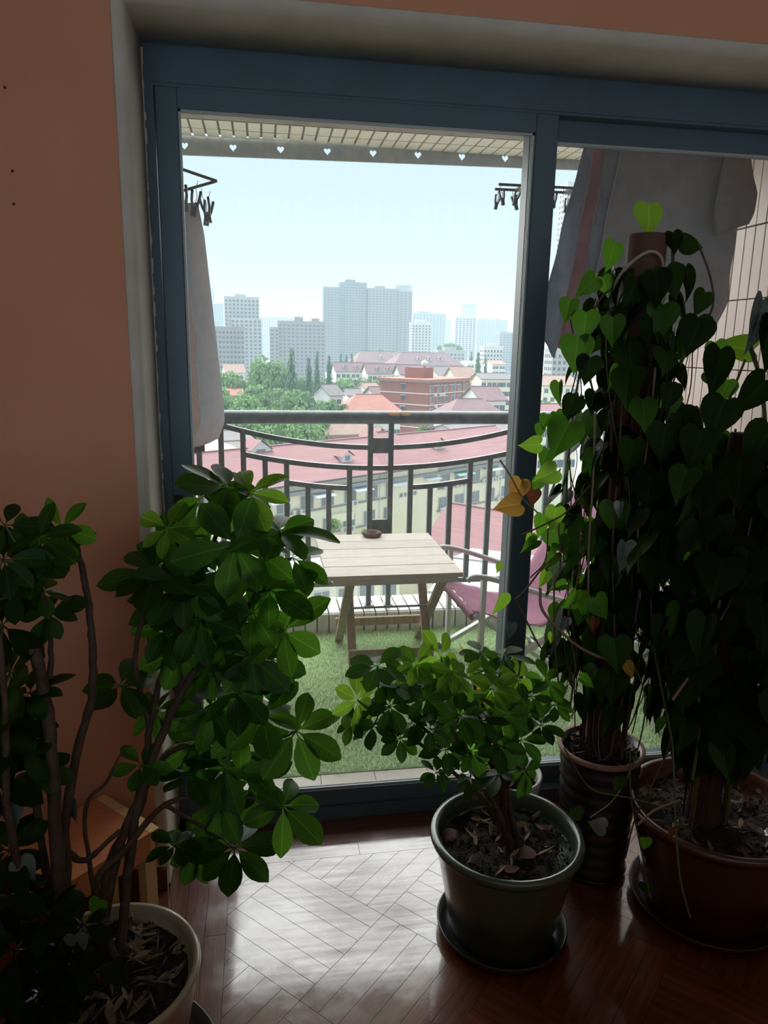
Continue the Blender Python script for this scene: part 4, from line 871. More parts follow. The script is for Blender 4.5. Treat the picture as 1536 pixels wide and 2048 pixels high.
# trailing vines
def vine(pl, pts, r, m): return pl.add(MB().tube(spline(pts, 6), r, 5, cap=False), 'vine', m)
for pts, r, m in (
 ([(1240, 560, 1.86), (1190, 620, 1.82), (1165, 720, 1.80), (1150, 800, 1.80)], .0028, 'vine_brown'), ([(1395, 490, 1.86), (1420, 560, 1.85), (1424, 620, 1.85), (1390, 680, 1.84)], .003, 'vine_brown'),
 ([(1180, 975, 1.82), (1130, 1030, 1.80), (1075, 1060, 1.79), (1040, 1075, 1.78)], .0024, 'vine_brown'), ([(1075, 1030, 1.78), (1045, 1000, 1.77), (1020, 955, 1.76), (1000, 925, 1.76)], .0022, 'vine_pale'),
 ([(1165, 1080, 1.80), (1120, 1110, 1.79), (1085, 1140, 1.78), (1050, 1185, 1.78), (1030, 1203, 1.78)], .0026, 'vine_brown'), ([(1030, 1203, 1.78), (1050, 1240, 1.77), (1075, 1290, 1.77), (1098, 1320, 1.77)], .0024, 'vine_brown'),
 ([(1117, 1050, 1.80), (1120, 1140, 1.79), (1108, 1180, 1.79), (1110, 1300, 1.79), (1120, 1400, 1.79)], .0026, 'vine_brown'), ([(1160, 1060, 1.80), (1158, 1150, 1.79), (1135, 1245, 1.79), (1150, 1330, 1.79), (1140, 1420, 1.79)], .0024, 'vine_brown'),
 ([(1080, 1180, 1.80), (1085, 1225, 1.78), (1130, 1275, 1.76), (1170, 1305, 1.76), (1230, 1330, 1.74)], .0042, 'vine_pale'), ([(1096, 1060, 1.80), (1090, 1125, 1.79), (1060, 1160, 1.79)], .002, 'vine_brown'),
 ([(1310, 740, 1.78), (1300, 850, 1.76), (1285, 960, 1.75), (1275, 1080, 1.74), (1280, 1200, 1.73)], .0032, 'vine_pale'), ([(1325, 900, 1.77), (1315, 1000, 1.75), (1290, 1100, 1.74), (1270, 1250, 1.72)], .0022, 'stem_green'),
 ([(1190, 830, 1.8), (1186, 960, 1.79), (1178, 1080, 1.79), (1176, 1190, 1.80)], .003, 'vine_pale'), ([(1245, 800, 1.78), (1235, 950, 1.77), (1225, 1100, 1.77), (1230, 1300, 1.76)], .0026, 'vine_brown'),
 ([(1300, 1180, 1.72), (1308, 1300, 1.68), (1330, 1420, 1.64), (1345, 1500, 1.60), (1350, 1640, 1.52), (1360, 1760, 1.45), (1380, 1840, 1.40)], .0030, 'stem_green'), ([(1310, 1260, 1.7), (1322, 1380, 1.65), (1340, 1480, 1.62), (1310, 1560, 1.6), (1270, 1640, 1.6), (1250, 1720, 1.6)], .0024, 'vine_brown'),
 ([(1250, 1300, 1.74), (1290, 1400, 1.68), (1270, 1520, 1.66), (1230, 1600, 1.66), (1180, 1640, 1.66)], .0022, 'stem_green'), ([(1340, 1000, 1.72), (1360, 1120, 1.70), (1350, 1240, 1.68), (1330, 1330, 1.67)], .0022, 'vine_brown'),
 ([(1128, 1500, 1.70), (1180, 1580, 1.66), (1260, 1600, 1.60), (1330, 1620, 1.55)], .0024, 'stem_green'), ([(1260, 1500, 1.66), (1262, 1600, 1.62), (1285, 1720, 1.56), (1300, 1800, 1.50)], .0024, 'vine_brown')):
    vine(C, [P_(*p) for p in pts], r, m)
for (x, y, px, ang, Y, m) in ((1068, 985, 40, 95, 1.80, 'leaf_rust'), (1250, 1330, 50, 60, 1.72, 'leaf_yellow'), (1190, 1240, 40, 100, 1.74, 'leaf_rust'), (1320, 1440, 50, 90, 1.62, 'leaf_green'), (1160, 1360, 50, 30, 1.74, 'leaf_green'), (1290, 1680, 40, 90, 1.58, 'leaf_green'), (1345, 1660, 30, 100, 1.52, 'leaf_rust'), (1210, 1660, 50, 200, 1.64, 'leaf_silver'), (1240, 1560, 46, 100, 1.64, 'leaf_shaded'), (1150, 1620, 46, 70, 1.66, 'leaf_shaded'), (1290, 1770, 44, 80, 1.54, 'leaf_shaded')):
    inst('leaf', R.choice(HF[m]), M.Translation(-cc) @ frame_m(P_(x, y, Y), img(ang), -CF+rv(.5), px/FPX*Y*.9), C.o)
for k in range(46):
    a = R.uniform(0, 2*PI); r0 = R.uniform(.07, .17); z0 = R.uniform(.9, 1.75); L = R.uniform(.3, .9); P = []
    for i in range(6):
        t_ = i/5; P.append(cc+V((r0*math.cos(a+t_*.6)+R.uniform(-.02, .02), min(r0*math.sin(a+t_*.6), .26)+R.uniform(-.02, .02), max(.43, z0-L*t_))))
    vine(C, P, R.uniform(.0010, .0022), R.choice(('vine_brown', 'vine_brown', 'vine_pale', 'stem_green')))
C.finish()
s_ = MB().lathe([(0, 0), (.096, 0), (.108, .022), (.105, .023), (.095, .006), (0, .005)], 36, (cc.x, cc.y, -.0005)).build('saucer', 'saucer_dark'); tag(s_, 'shallow dark saucer under the black ribbed pot', 'saucer')
C.o.location.z = .006; cc.z = 0

# ------------------------------------------------------------------ broad-leaved climber in the brown pot
dc = V((1.275, 1.700, .012))
D = Plant('climbing_philodendron', 'broad leaved climber on a dark pole in large brown glazed pot', 'potted plant', dc)
pot(D, [(0, 0), (.165, 0), (.175, .01), (.228, .27), (.236, .295), (.250, .300), (.253, .312), (.246, .322), (.232, .320), (.222, .30), (.216, .275), (0, .268)], 'glaze_brown', n=56)
soil(D, .217, .272, .010, 60)
tk = V((1.222, 1.690, .26))
D.add(MB().tube([tk+V((.004*math.sin(k*1.3), .004*math.cos(k*1.7), k*.06)) for k in range(20)], [.046+.004*math.sin(k*2.2) for k in range(20)], 16), 'pole', 'fibre')
fb_ = MB()
for k in range(160):
    a = R.uniform(0, 2*PI); r_ = R.uniform(.046, .060); z0 = R.uniform(.3, 1.15); z1 = max(.02, z0-R.uniform(.1, .35)); da = R.uniform(-.4, .4)
    fb_.tube([tk+V((r_*math.cos(a+da*t), r_*math.sin(a+da*t), lerp(z0, z1, t))) for t in (0, .33, .66, 1)], R.uniform(.0014, .004), 4, cap=False)
o = D.add(fb_, 'fibre', 'fibre'); o['kind'] = 'stuff'
D.stem([tk+V((.05, -.03, 0)), tk+V((.06, -.03, .5)), tk+V((.07, -.02, .9)), tk+V((.10, .0, 1.25))], .010, .006, 'stem_green', 'vine')
D.stem([tk+V((-.05, -.03, 0)), tk+V((-.055, -.04, .4)), tk+V((-.05, -.04, .8)), tk+V((-.04, -.03, 1.1))], .008, .005, 'vine_brown', 'vine')
dx = [(1505, 700, 95, 190, 1.86, 'leaf_young', 1, .8), (1525, 600, 120, 100, 1.80, 'leaf_silver', 3, .9), (1545, 640, 120, 95, 1.78, 'leaf_shaded', 3, .8), (1440, 700, 110, 95, 1.72, 'leaf_shaded', 0, .9), (1400, 640, 85, 110, 1.72, 'leaf_shaded', 0, 1), (1530, 760, 110, 130, 1.66, 'leaf_shaded', 0, .8), (1540, 860, 120, 120, 1.62, 'leaf_shaded', 0, 1),
 (1450, 800, 100, 110, 1.66, 'leaf_shaded', 0, 1), (1400, 860, 100, 100, 1.64, 'leaf_shaded', 0, 1), (1480, 930, 110, 90, 1.62, 'leaf_shaded', 2, 1), (1390, 960, 90, 80, 1.62, 'leaf_shaded', 0, 1), (1540, 1000, 110, 110, 1.60, 'leaf_shaded', 0, 1), (1440, 1030, 100, 110, 1.60, 'leaf_shaded', 0, 1), (1385, 1070, 70, 60, 1.66, 'leaf_young', 0, 1), (1500, 1120, 110, 100, 1.58, 'leaf_shaded', 0, 1),
 (1400, 1140, 80, 95, 1.62, 'leaf_green', 0, 1), (1540, 1220, 100, 110, 1.56, 'leaf_shaded', 0, 1), (1360, 1210, 90, 100, 1.62, 'leaf_green', 0, 1), (1450, 1230, 90, 110, 1.58, 'leaf_shaded', 1, 1), (1530, 1450, 70, 115, 1.62, 'leaf_young', 0, 1), (1500, 1330, 90, 95, 1.56, 'leaf_shaded', 0, 1), (1540, 1380, 90, 95, 1.54, 'leaf_shaded', 0, 1), (1375, 1330, 70, 170, 1.6, 'leaf_shaded', 0, 1), (1345, 770, 60, 100, 1.72, 'leaf_shaded', 0, 1), (1415, 745, 40, 60, 1.78, 'leaf_green', 0, 1), (1455, 760, 60, 110, 1.8, 'leaf_green', 2, 1),
 (1330, 850, 90, 95, 1.70, 'leaf_shaded', 0, 1), (1300, 950, 90, 95, 1.70, 'leaf_shaded', 0, 1), (1340, 1030, 90, 100, 1.68, 'leaf_shaded', 0, 1), (1310, 1120, 80, 95, 1.68, 'leaf_shaded', 0, 1), (1265, 880, 80, 95, 1.72, 'leaf_shaded', 0, 1)]
for (x, y, px, ang, Y, m, vi, sy) in dx: hleaf(D, P_(x, y, Y), img(ang), -CF+rv(.35), px/FPX*Y*.95, m, vi, True, sy)
for k in range(300):
    a = R.uniform(0, 2*PI); z = R.uniform(.30, 1.14)+.26; rr = R.uniform(.07, .30 if z > .8 else .17)
    p = V((tk.x+rr*math.cos(a), tk.y+rr*math.sin(a), z)); outw = V((math.cos(a), math.sin(a), 0))
    if p.y > 2.18 or p.z > 1.38: continue
    if p.z < .42 and p.y < 1.7: continue
    hleaf(D, p, V((0, 0, -1))+outw*.5+rv(.4), outw+V((0, 0, .3))+rv(.4), R.uniform(.07, .13), R.choice(('leaf_shaded',)*9+('leaf_mature',)*2), None, R.random() < .4)
for pts, r, m in (([(1440, 1200, 1.6), (1420, 1290, 1.58), (1380, 1350, 1.58), (1345, 1400, 1.58)], .004, 'vine_pale'), ([(1500, 690, 1.84), (1520, 760, 1.8), (1530, 860, 1.74), (1520, 980, 1.7)], .006, 'stem_green'), ([(1490, 720, 1.82), (1470, 770, 1.8), (1450, 820, 1.78)], .0035, 'vine_brown'), ([(1530, 900, 1.64), (1500, 1050, 1.6), (1470, 1180, 1.58), (1440, 1240, 1.58)], .0035, 'vine_brown'),
 ([(1360, 1600, 1.52), (1310, 1620, 1.5), (1275, 1650, 1.5)], .003, 'vine_pale'), ([(1370, 1260, 1.62), (1390, 1340, 1.6), (1400, 1450, 1.6), (1385, 1560, 1.58)], .0045, 'stem_green')):
    vine(D, [P_(*p) for p in pts], r, m)
D.finish()
s_ = MB().lathe([(0, 0), (.182, 0), (.204, .010), (.218, .034), (.214, .036), (.198, .014), (.18, .011), (0, .011)], 48, (dc.x, dc.y, 0)).build('saucer', 'saucer_brown'); tag(s_, 'brown clay saucer under the large brown pot', 'saucer')

# ------------------------------------------------------------------ pots out on the balcony
def out_pot(name, label, x, y, r, h, m, kind):
    p = Plant(name, label, 'potted plant', (x, y, .006))
    pot(p, [(0, 0), (r*.80, 0), (r*.82, .006), (r*.97, h*.92), (r, h*.93), (r*1.02, h*.97), (r, h), (r*.92, h), (r*.90, h*.9), (0, h*.88)], m); soil(p, r*.9, h*.885, .005, 20)
    if kind == 'spider':
        for k in range(26):
            a = R.uniform(0, 2*PI); d = V((math.cos(a), math.sin(a), 0)); L = R.uniform(.16, .30); st = p.c+V((0, 0, h*.9))+d*.02
            strap(p, st, st+d*L*.45+V((0, 0, L*.42)), st+d*L+V((0, 0, -L*.05)), R.uniform(.006, .010), R.choice(('leaf_green', 'leaf_shaded', 'leaf_silver')))
    else:
        p.stem([p.c+V((0, 0, h*.85)), p.c+V((.02, .01, h+.15)), p.c+V((.0, .02, h+.34))], .008, .004)
        for k in range(26):
            z = R.uniform(h+.04, h+.40); a = R.uniform(0, 2*PI); d = V((math.cos(a), math.sin(a), R.uniform(-.2, .5)))
            hleaf(p, p.c+V((0, 0, z))+d*R.uniform(.03, .12), d+V((0, 0, -.5)), V((0, 0, 1))+rv(.5), R.uniform(.06, .10), R.choice(('leaf_green', 'leaf_young', 'leaf_shaded')), None, False)
    p.finish(); return p
out_pot('balcony_plant', 'drooping strap leaved plant in white pot just outside the glass', 1.735, 2.66, .115, .22, 'pot_white', 'spider')
out_pot('balcony_plant', 'leafy plant in white pot farther out on the turf by the tiled wall', 1.86, 3.05, .12, .24, 'pot_white', 'leafy')
out_pot('balcony_plant', 'leafy plant in clay pot in the corner of tiled wall and door', 1.98, 2.72, .10, .20, 'terracotta', 'leafy')

# ------------------------------------------------------------------ low wooden stool and dark cabinet by the wall
zt = .335; rc = onZ(318, 1655, zt); u_ = V((-.702, .712, 0)); v_ = V((-.712, -.702, 0)); wu, wv = .245, .30
st = empty('wooden_stool', (rc.x, rc.y, 0)); tag(st, 'low orange wooden stool with yellow edge strip behind the cream pot', 'stool')
def slab(o0, a, b, z0, z1):
    p = [o0, o0+a, o0+a+b, o0+b]; return MB().add([(q.x, q.y, z0) for q in p]+[(q.x, q.y, z1) for q in p], [(3, 2, 1, 0), (4, 5, 6, 7), (0, 1, 5, 4), (1, 2, 6, 5), (2, 3, 7, 6), (3, 0, 4, 7)])
O = V((0, 0, 0))
slab(O+v_*.03, u_*wu, v_*(wv-.03), zt-.022, zt).build('seat_board', 'stool_orange', st)
slab(O, u_*wu, v_*.029, zt-.022, zt+.0005).build('edge_strip', 'stool_yellow', st)
slab(O+v_*.03-u_*.0, u_*.016, v_*(wv-.03), zt-.07, zt-.0225).build('apron', 'stool_orange', st)
for a in (0.012, wu-.045):
    for b in (0.006, wv-.045): slab(O+u_*a+v_*b, u_*.034, v_*.034, 0, zt-.0228).build('leg', 'stool_yellow', st)

# ================================================================== CITY (true size, camera about twelve floors up)
GZ = -30.0
def cm(n, c, c2=None, rough=.8, scale=.5, rand=0.0, **k): return mat(n, c, rough, c2, scale, rand=rand, **k)
cm('city_ground', (.42, .41, .38), (.30, .31, .28), scale=.05)
cm('maroon_tile', (.38, .20, .205), (.32, .165, .17), scale=.9, bump=.5, bscale=1.6, stretch=(.3, 4, 4)); cm('orange_tile', (.48, .21, .165), (.41, .18, .14), scale=.8)
cm('grey_tile', (.25, .22, .23), (.20, .18, .19), scale=.8); cm('tan_tile', (.42, .28, .23), (.36, .24, .20), scale=.8); cm('purple_tile', (.27, .17, .18), (.22, .14, .15), scale=.8)
cm('cream_wall', (.92, .87, .68), (.85, .80, .62), scale=.3); cm('white_wall', (.85, .85, .82), (.78, .78, .75), scale=.3); cm('brick_wall', (.36, .135, .10), (.31, .11, .085), scale=.6)
cm('roof_trim', (.42, .17, .14)); cm('white_trim', (.75, .75, .74)); cm('pane_dark', (.10, .13, .15), rough=.2); cm('pane_grey', (.24, .27, .29), rough=.3); cm('awning_pale', (.62, .68, .72)); cm('awning_green', (.35, .58, .50)); cm('gutter_grey', (.30, .31, .31)); cm('ac_white', (.70, .70, .68)); cm('concrete_roof', (.48, .47, .45), (.40, .39, .38), scale=.4)
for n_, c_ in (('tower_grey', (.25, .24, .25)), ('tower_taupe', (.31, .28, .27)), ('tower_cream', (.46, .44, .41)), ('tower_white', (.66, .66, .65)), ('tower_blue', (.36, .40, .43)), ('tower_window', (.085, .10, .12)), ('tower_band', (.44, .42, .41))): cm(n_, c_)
mat('tree_leaf', (.17, .31, .12), .8, (.27, .42, .16), .25, trans=.25, tcol=(.2, .36, .08), rand=.25)
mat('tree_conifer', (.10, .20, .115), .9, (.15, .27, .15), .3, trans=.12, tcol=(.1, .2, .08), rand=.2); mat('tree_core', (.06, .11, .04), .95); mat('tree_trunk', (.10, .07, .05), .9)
gr = struct(MB().box(-3000, 3500, 12, 6000, GZ-2, GZ).build('ground', 'city_ground')); gr['label'] = 'pale city ground far below the balcony'

def tower(label, px0, px1, ytop, Y, m, cols, storey=3.0, depth=None, caps=(), steps=(), name='tower_block', wfrac=.55, group=None, hfrac=.5):
    a = onY(px0, ytop, Y); b = onY(px1, ytop, Y); w_ = b.x-a.x; zt_ = a.z; dp = depth or w_*.7
    e = empty(name, ((a.x+b.x)/2, Y, GZ)); tag(e, label, 'building', group); H = zt_-GZ
    MB().box(-w_/2, w_/2, 0, dp, 0, H).box(-w_/2-.25, w_/2+.25, -.25, dp+.25, H, H+.8).build('body', m, e)
    for (c0, c1, cy) in caps:
        ca = onY(c0, cy, Y); cb_ = onY(c1, cy, Y); MB().box(ca.x-e.location.x, cb_.x-e.location.x, dp*.25, dp*.8, H+.8, max(ca.z-GZ, H+1.5)).build('roof_cap', m, e)
    for (c0, c1, cy, off) in steps:
        ca = onY(c0, cy, Y); cb_ = onY(c1, cy, Y); MB().box(ca.x-e.location.x, cb_.x-e.location.x, -off, dp*.9, 0, ca.z-GZ).build('wing', m, e)
    g = MB(); bd = MB(); n = int(H/storey)
    zs0 = max(0, n-int((H-8)/storey))
    def face(x0, x1, y, hh, nc):
        cw = (x1-x0)/nc
        for i in range(1, int(hh/storey)):
            z = hh-i*storey-.6
            if z < 3: break
            for c in range(nc):
                cx = x0+(c+.5)*cw; g.add([(cx-cw*wfrac/2, y-.06, z), (cx+cw*wfrac/2, y-.06, z), (cx+cw*wfrac/2, y-.06, z+storey*hfrac), (cx-cw*wfrac/2, y-.06, z+storey*hfrac)], [(0, 1, 2, 3)])
            bd.box(x0, x1, y-.35, y, z-.45, z-.15)
    if not steps: face(-w_/2, w_/2, 0, H, cols)
    else:
        face(-w_/2, w_/2, 0, H, cols)
        for (c0, c1, cy, off) in steps:
            ca = onY(c0, cy, Y); cb_ = onY(c1, cy, Y); face(ca.x-e.location.x, cb_.x-e.location.x, -off, ca.z-GZ, max(2, int(cols*(cb_.x-ca.x)/w_)))
    nd = max(2, cols*2//3); cw = dp/nd
    for i in range(1, n):
        z = H-i*storey-.6
        if z < 3: break
        for c in range(nd):
            cy_ = (c+.5)*cw
            for sx in (-1, 1):
                x = sx*(w_/2+.06); g.add([(x, cy_-cw*.28, z), (x, cy_+cw*.28, z), (x, cy_+cw*.28, z+storey*hfrac), (x, cy_-cw*.28, z+storey*hfrac)], [(0, 1, 2, 3) if sx > 0 else (3, 2, 1, 0)])
    o = g.build('window_grid', 'tower_window', e); o['kind'] = 'stuff'
    if len(bd.v): o = bd.build('floor_bands', 'tower_band', e); o['kind'] = 'stuff'
    return e
tower('tallest grey apartment tower with stepped crown in the hazy skyline', 680, 734, 565, 905, 'tower_grey', 9, caps=((692, 712, 558),), steps=((646, 681, 574, 6),))
tower('broad grey apartment tower standing close beside the tallest one', 737, 799, 577, 900, 'tower_taupe', 9, caps=((752, 772, 571),), steps=((798, 824, 582, 3),))
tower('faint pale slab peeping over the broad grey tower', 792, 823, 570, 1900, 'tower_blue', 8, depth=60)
tower('cream office tower with tall dark upper windows near the white towel', 448, 518, 594, 700, 'tower_cream', 9, storey=3.4, caps=((469, 491, 587),), steps=((462, 523, 636, 8),), wfrac=.62, hfrac=.6)
tower('pale block half hidden behind the white towel edge', 424, 446, 607, 1350, 'tower_blue', 5, caps=((421, 428, 574),))
tower('low taupe apartment slab at the foot of the cream office tower', 428, 488, 655, 480, 'tower_taupe', 8)
tower('taupe apartment slab with two roof boxes left of the tallest tower', 556, 650, 643, 620, 'tower_taupe', 11, caps=((590, 607, 633), (625, 640, 636)), steps=((539, 558, 654, 3),))
tower('very pale distant apartment row above the park trees', 522, 592, 632, 1500, 'tower_white', 14, caps=((527, 534, 628), (560, 571, 625), (585, 600, 628)))
tower('white apartment tower with balcony columns just beside the grey pair', 824, 863, 646, 800, 'tower_white', 6, caps=((834, 852, 639),))
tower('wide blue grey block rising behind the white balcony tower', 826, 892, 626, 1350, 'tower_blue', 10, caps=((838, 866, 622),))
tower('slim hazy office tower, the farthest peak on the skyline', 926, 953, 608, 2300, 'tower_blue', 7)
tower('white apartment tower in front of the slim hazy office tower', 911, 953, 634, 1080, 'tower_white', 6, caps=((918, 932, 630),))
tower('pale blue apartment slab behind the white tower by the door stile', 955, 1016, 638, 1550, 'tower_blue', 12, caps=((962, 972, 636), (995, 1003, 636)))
tower('faint pale block between the blue grey block and the white tower', 892, 913, 640, 2000, 'tower_blue', 6)
tower('low beige block with a roof garden beyond the maroon roofs', 876, 930, 702, 620, 'tower_cream', 7, caps=((892, 915, 694),))
tower('small white block in the haze at the foot of the pale blue slab', 968, 1006, 694, 520, 'tower_white', 6, caps=((980, 995, 688),))
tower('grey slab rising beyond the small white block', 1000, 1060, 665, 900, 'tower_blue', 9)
tower('beige apartment block seen between door stile and climber', 1106, 1165, 700, 330, 'tower_cream', 6, storey=2.9, caps=((1115, 1130, 694),))
tower('pale high tower glimpsed between door stile and blue towel', 1136, 1190, 366, 430, 'tower_white', 5, storey=3.0)

def house(label, p0, ang, L, W, ze, rise, m, rm, rows=2, ncol=5, zb=GZ, hip=0.0, win=(1.3, 1.4), storey=2.9, dormers=(), first=2.0, over=.6, name='house', gable_front=False, trim='white_trim', pane='pane_dark', extras=None):
    """front wall along local +X from p0, body behind it (+Y); ridge along X"""
    e = empty(name, (p0[0], p0[1], zb), ang); tag(e, label, 'building'); h = ze-zb
    b = MB().box(0, L, 0, W, 0, h)
    if not hip:   # gable triangles
        for x in (0, L): b.add([(x, 0, h), (x, W, h), (x, W/2, h+rise*(W/2)/(W/2+over))], [(0, 1, 2) if x else (2, 1, 0)])
    b.build('wall', m, e)
    r = MB(); o = over; hp = hip; zr = h+rise; t_ = .22; k0 = h-.12
    E0 = [(-o, -o), (L+o, -o), (L+o, W+o), (-o, W+o)]; R0 = [(-o+hp, W/2), (L+o-hp, W/2)]
    vs = [(x, y, k0) for x, y in E0]+[(x, y, zr) for x, y in R0]+[(x, y, k0-t_) for x, y in E0]+[(x, y, zr-t_) for x, y in R0]
    fs = [(0, 1, 5, 4), (1, 2, 5), (2, 3, 4, 5), (3, 0, 4), (0, 6, 7, 1), (1, 7, 8, 2), (2, 8, 9, 3), (3, 9, 6, 0), (6, 10, 11, 7), (8, 11, 10, 9)]
    if not hp: fs = [(0, 1, 5, 4), (2, 3, 4, 5), (0, 6, 7, 1), (2, 8, 9, 3), (1, 7, 11, 5), (8, 2, 5, 11), (6, 0, 4, 10), (3, 9, 10, 4), (6, 10, 11, 7), (8, 11, 10, 9)]
    rf = r.add(vs, fs).build('roof', rm, e)
    MB().box(-o+hp, L+o-hp, W/2-.14, W/2+.14, zr-.06, zr+.10).build('ridge', rm, rf)
    ww, wh = win; fm = MB().box(-ww/2-.09, ww/2+.09, -.10, 0, -.09, wh+.09).mesh('window'); fm.materials.append(MATS[trim])
    pm = MB().box(-ww/2, -.04, -.125, -.098, 0, wh).box(.04, ww/2, -.125, -.098, 0, wh).mesh('pane'); pm.materials.append(MATS[pane])
    for i in range(rows):
        for c in range(ncol):
            x = (c+.5)*L/ncol+R.uniform(-.15, .15)*ww; z = h-first-i*storey
            if z < .5: continue
            w_ = inst('window', fm, M.Translation((x, 0, z-wh/2)), e); inst('pane', pm, M.Identity(4), w_)
    sl = rise/(W/2+o)
    for (dx, dv, dw, dh) in dormers:  # gabled dormer on the front slope
        y0 = dv-o; zb_ = k0+sl*dv-.1; ln = dh/sl+1.2
        d = MB().add([(dx-dw/2, y0, zb_), (dx+dw/2, y0, zb_), (dx+dw/2, y0, zb_+dh), (dx, y0, zb_+dh+dw*.35), (dx-dw/2, y0, zb_+dh),
                      (dx-dw/2, y0+ln, zb_), (dx+dw/2, y0+ln, zb_), (dx+dw/2, y0+ln, zb_+dh), (dx, y0+ln, zb_+dh+dw*.35), (dx-dw/2, y0+ln, zb_+dh)],
                     [(0, 1, 2, 3, 4), (9, 8, 7, 6, 5), (0, 4, 9, 5), (1, 6, 7, 2)]).build('dormer', 'white_trim', rf)
        q = .25; MB().add([(dx-dw/2-q, y0-q, zb_+dh-.12), (dx, y0-q, zb_+dh+dw*.35+.1), (dx+dw/2+q, y0-q, zb_+dh-.12), (dx-dw/2-q, y0+ln, zb_+dh-.12), (dx, y0+ln, zb_+dh+dw*.35+.1), (dx+dw/2+q, y0+ln, zb_+dh-.12)], [(0, 1, 4, 3), (1, 2, 5, 4)]).build('dormer_roof', rm, d)
        MB().box(dx-dw*.22, dx+dw*.22, y0-.06, y0-.01, zb_+dh*.35, zb_+dh*.95).build('dormer_window', pane, d)
    if extras: extras(e, L, W, h)
    return e
def two(px0, py0, px1, py1, z):
    a = onZ(px0, py0, z); b = onZ(px1, py1, z); d = b-a; return (a.x, a.y), math.atan2(d.y, d.x), d.length
def merge_into(dst):
    src = [o for o in COL.objects if o.type == 'EMPTY' and o.name.startswith('apartment_wing')][0]
    md = M.Translation(dst.location) @ dst.rotation_euler.to_matrix().to_4x4(); ms = M.Translation(src.location) @ src.rotation_euler.to_matrix().to_4x4()
    for o in [o for o in COL.objects if o.parent is src]:
        ml = o.matrix_local.copy(); o.parent = dst; o.matrix_local = md.inverted() @ ms @ ml
    bpy.data.objects.remove(src)
# --- long maroon-roofed apartment building below the balcony
def near_extra(e, L, W, h):
    for k in range(9):
        x = 3+k*L/9.3; wd_ = R.uniform(2.2, 3.4); o = MB().add([(x, -.1, h-1.36), (x+wd_, -.1, h-1.36), (x+wd_, -1.5, h-1.76), (x, -1.5, h-1.76), (x, -.1, h-1.43), (x+wd_, -.1, h-1.43), (x+wd_, -1.5, h-1.83), (x, -1.5, h-1.83)], [(0, 3, 2, 1), (4, 5, 6, 7), (0, 1, 5, 4), (1, 2, 6, 5), (2, 3, 7, 6), (3, 0, 4, 7)]).build('awning', 'awning_green' if k in (6, 8) else 'awning_pale', e)
    MB().box(-.4, L+.4, -.95, 0, h-1.30, h-.98).build('cornice', 'gutter_grey', e); MB().box(-.4, L+.4, -.70, -.4, h-.30, h-.12).build('gutter', 'pane_dark', e)
    for i in range(1, 6): MB().box(0, L, -.22, 0, h-.55-i*2.9, h-.38-i*2.9).build('floor_ledge', 'gutter_grey', e)
    ac = MB().box(-.45, .45, -.55, -.15, 0, .62, ch=.03).mesh('ac_unit'); ac.materials.append(MATS['ac_white'])
    fan = MB().tube([(0, -.555, .31), (0, -.575, .31)], .22, 14).mesh('fan_grille'); fan.materials.append(MATS['gutter_grey'])
    for k in range(34):
        a = inst('ac_unit', ac, M.Translation((1.5+R.random()*(L-3), 0, h-3.55-2.9*R.choice((0, 0, 1, 1, 2)))), e); inst('fan_grille', fan, M.Identity(4), a)
    pp = MB()
    for k in range(7): x = 2+k*L/7; MB().tube([(x, -.16, 1), (x, -.16, h-.6)], .07, 6).build('downpipe', 'white_trim', e)
    for k in range(5): x = R.uniform(2, L-6); MB().box(x, x+3.2, -.9, -.02, h-5.0-2.9*(k % 2), h-4.1-2.9*(k % 2)).build('balcony_box', 'cream_wall', e)
p0, an, L = two(372, 993, 1052, 901.5, -12.5)
nbd = house('long cream apartment building with maroon tiled roof directly below the railing', p0, an, L, 12.5, -12.5, 3.0, 'cream_wall', 'maroon_tile', rows=5, ncol=17, hip=0.0, win=(1.7, 1.5), dormers=((21.5, 2.6, 1.5, .9), (37.5, 3.0, 1.6, 1.0), (12.0, 6.0, 2.6, .5), (30.0, 6.2, 2.6, .6)), first=2.4, name='apartment_building', extras=near_extra, pane='pane_grey')
def wing(label, px0, py0, px1, py1, z, W, rise, **k):
    p, a, l = two(px0, py0, px1, py1, z); return house(label, p, a, l, W, z, rise, **k)
# cross wing with hipped roof meeting the long building
pw0 = onZ(752, 938, -12.9); house('hipped maroon roof wing joining the long apartment building midway', (pw0.x+1.2, pw0.y-3.2), an, 8.2, 11.5, -12.3, 3.5, 'cream_wall', 'maroon_tile', rows=4, ncol=3, hip=3.6, first=2.2, name='apartment_wing', pane='pane_grey')
merge_into(nbd)
wing('lower maroon tiled roof close below the railing by the door stile', 858, 1085, 1110, 1135, -19.0, 9.5, 3.6, m='cream_wall', rm='maroon_tile', rows=2, ncol=6, name='low_building', pane='pane_grey')
wing('pale flat fronted annex with white roof seen under the table', 520, 1170, 800, 1128, -16.0, 6, .7, m='cream_wall', rm='concrete_roof', rows=3, ncol=6, name='annex', pane='pane_grey')
wing('white shed roof in the courtyard beyond the annex', 640, 1180, 760, 1158, -21.0, 5, .8, m='white_wall', rm='concrete_roof', rows=1, ncol=3, name='shed')
wing('pale terrace roof at the bottom of the railing beside the pink chair', 880, 1175, 1100, 1205, -13.5, 10, .6, m='white_wall', rm='concrete_roof', rows=1, ncol=3, name='terrace_roof')
wing('white building with terrace railings beyond the left end of the railing', 372, 905, 470, 896, -13.0, 14, .6, m='white_wall', rm='concrete_roof', rows=2, ncol=5, name='terrace_building')
wing('small white house with blue grey awnings behind the left balusters', 430, 880, 500, 876, -13.5, 8, 1.0, m='white_wall', rm='grey_tile', rows=1, ncol=3)
wing('pale house block with white walls by the upper corner of the railing', 925, 868, 1030, 861, -13, 10, 1.2, m='white_wall', rm='grey_tile', rows=2, ncol=5)
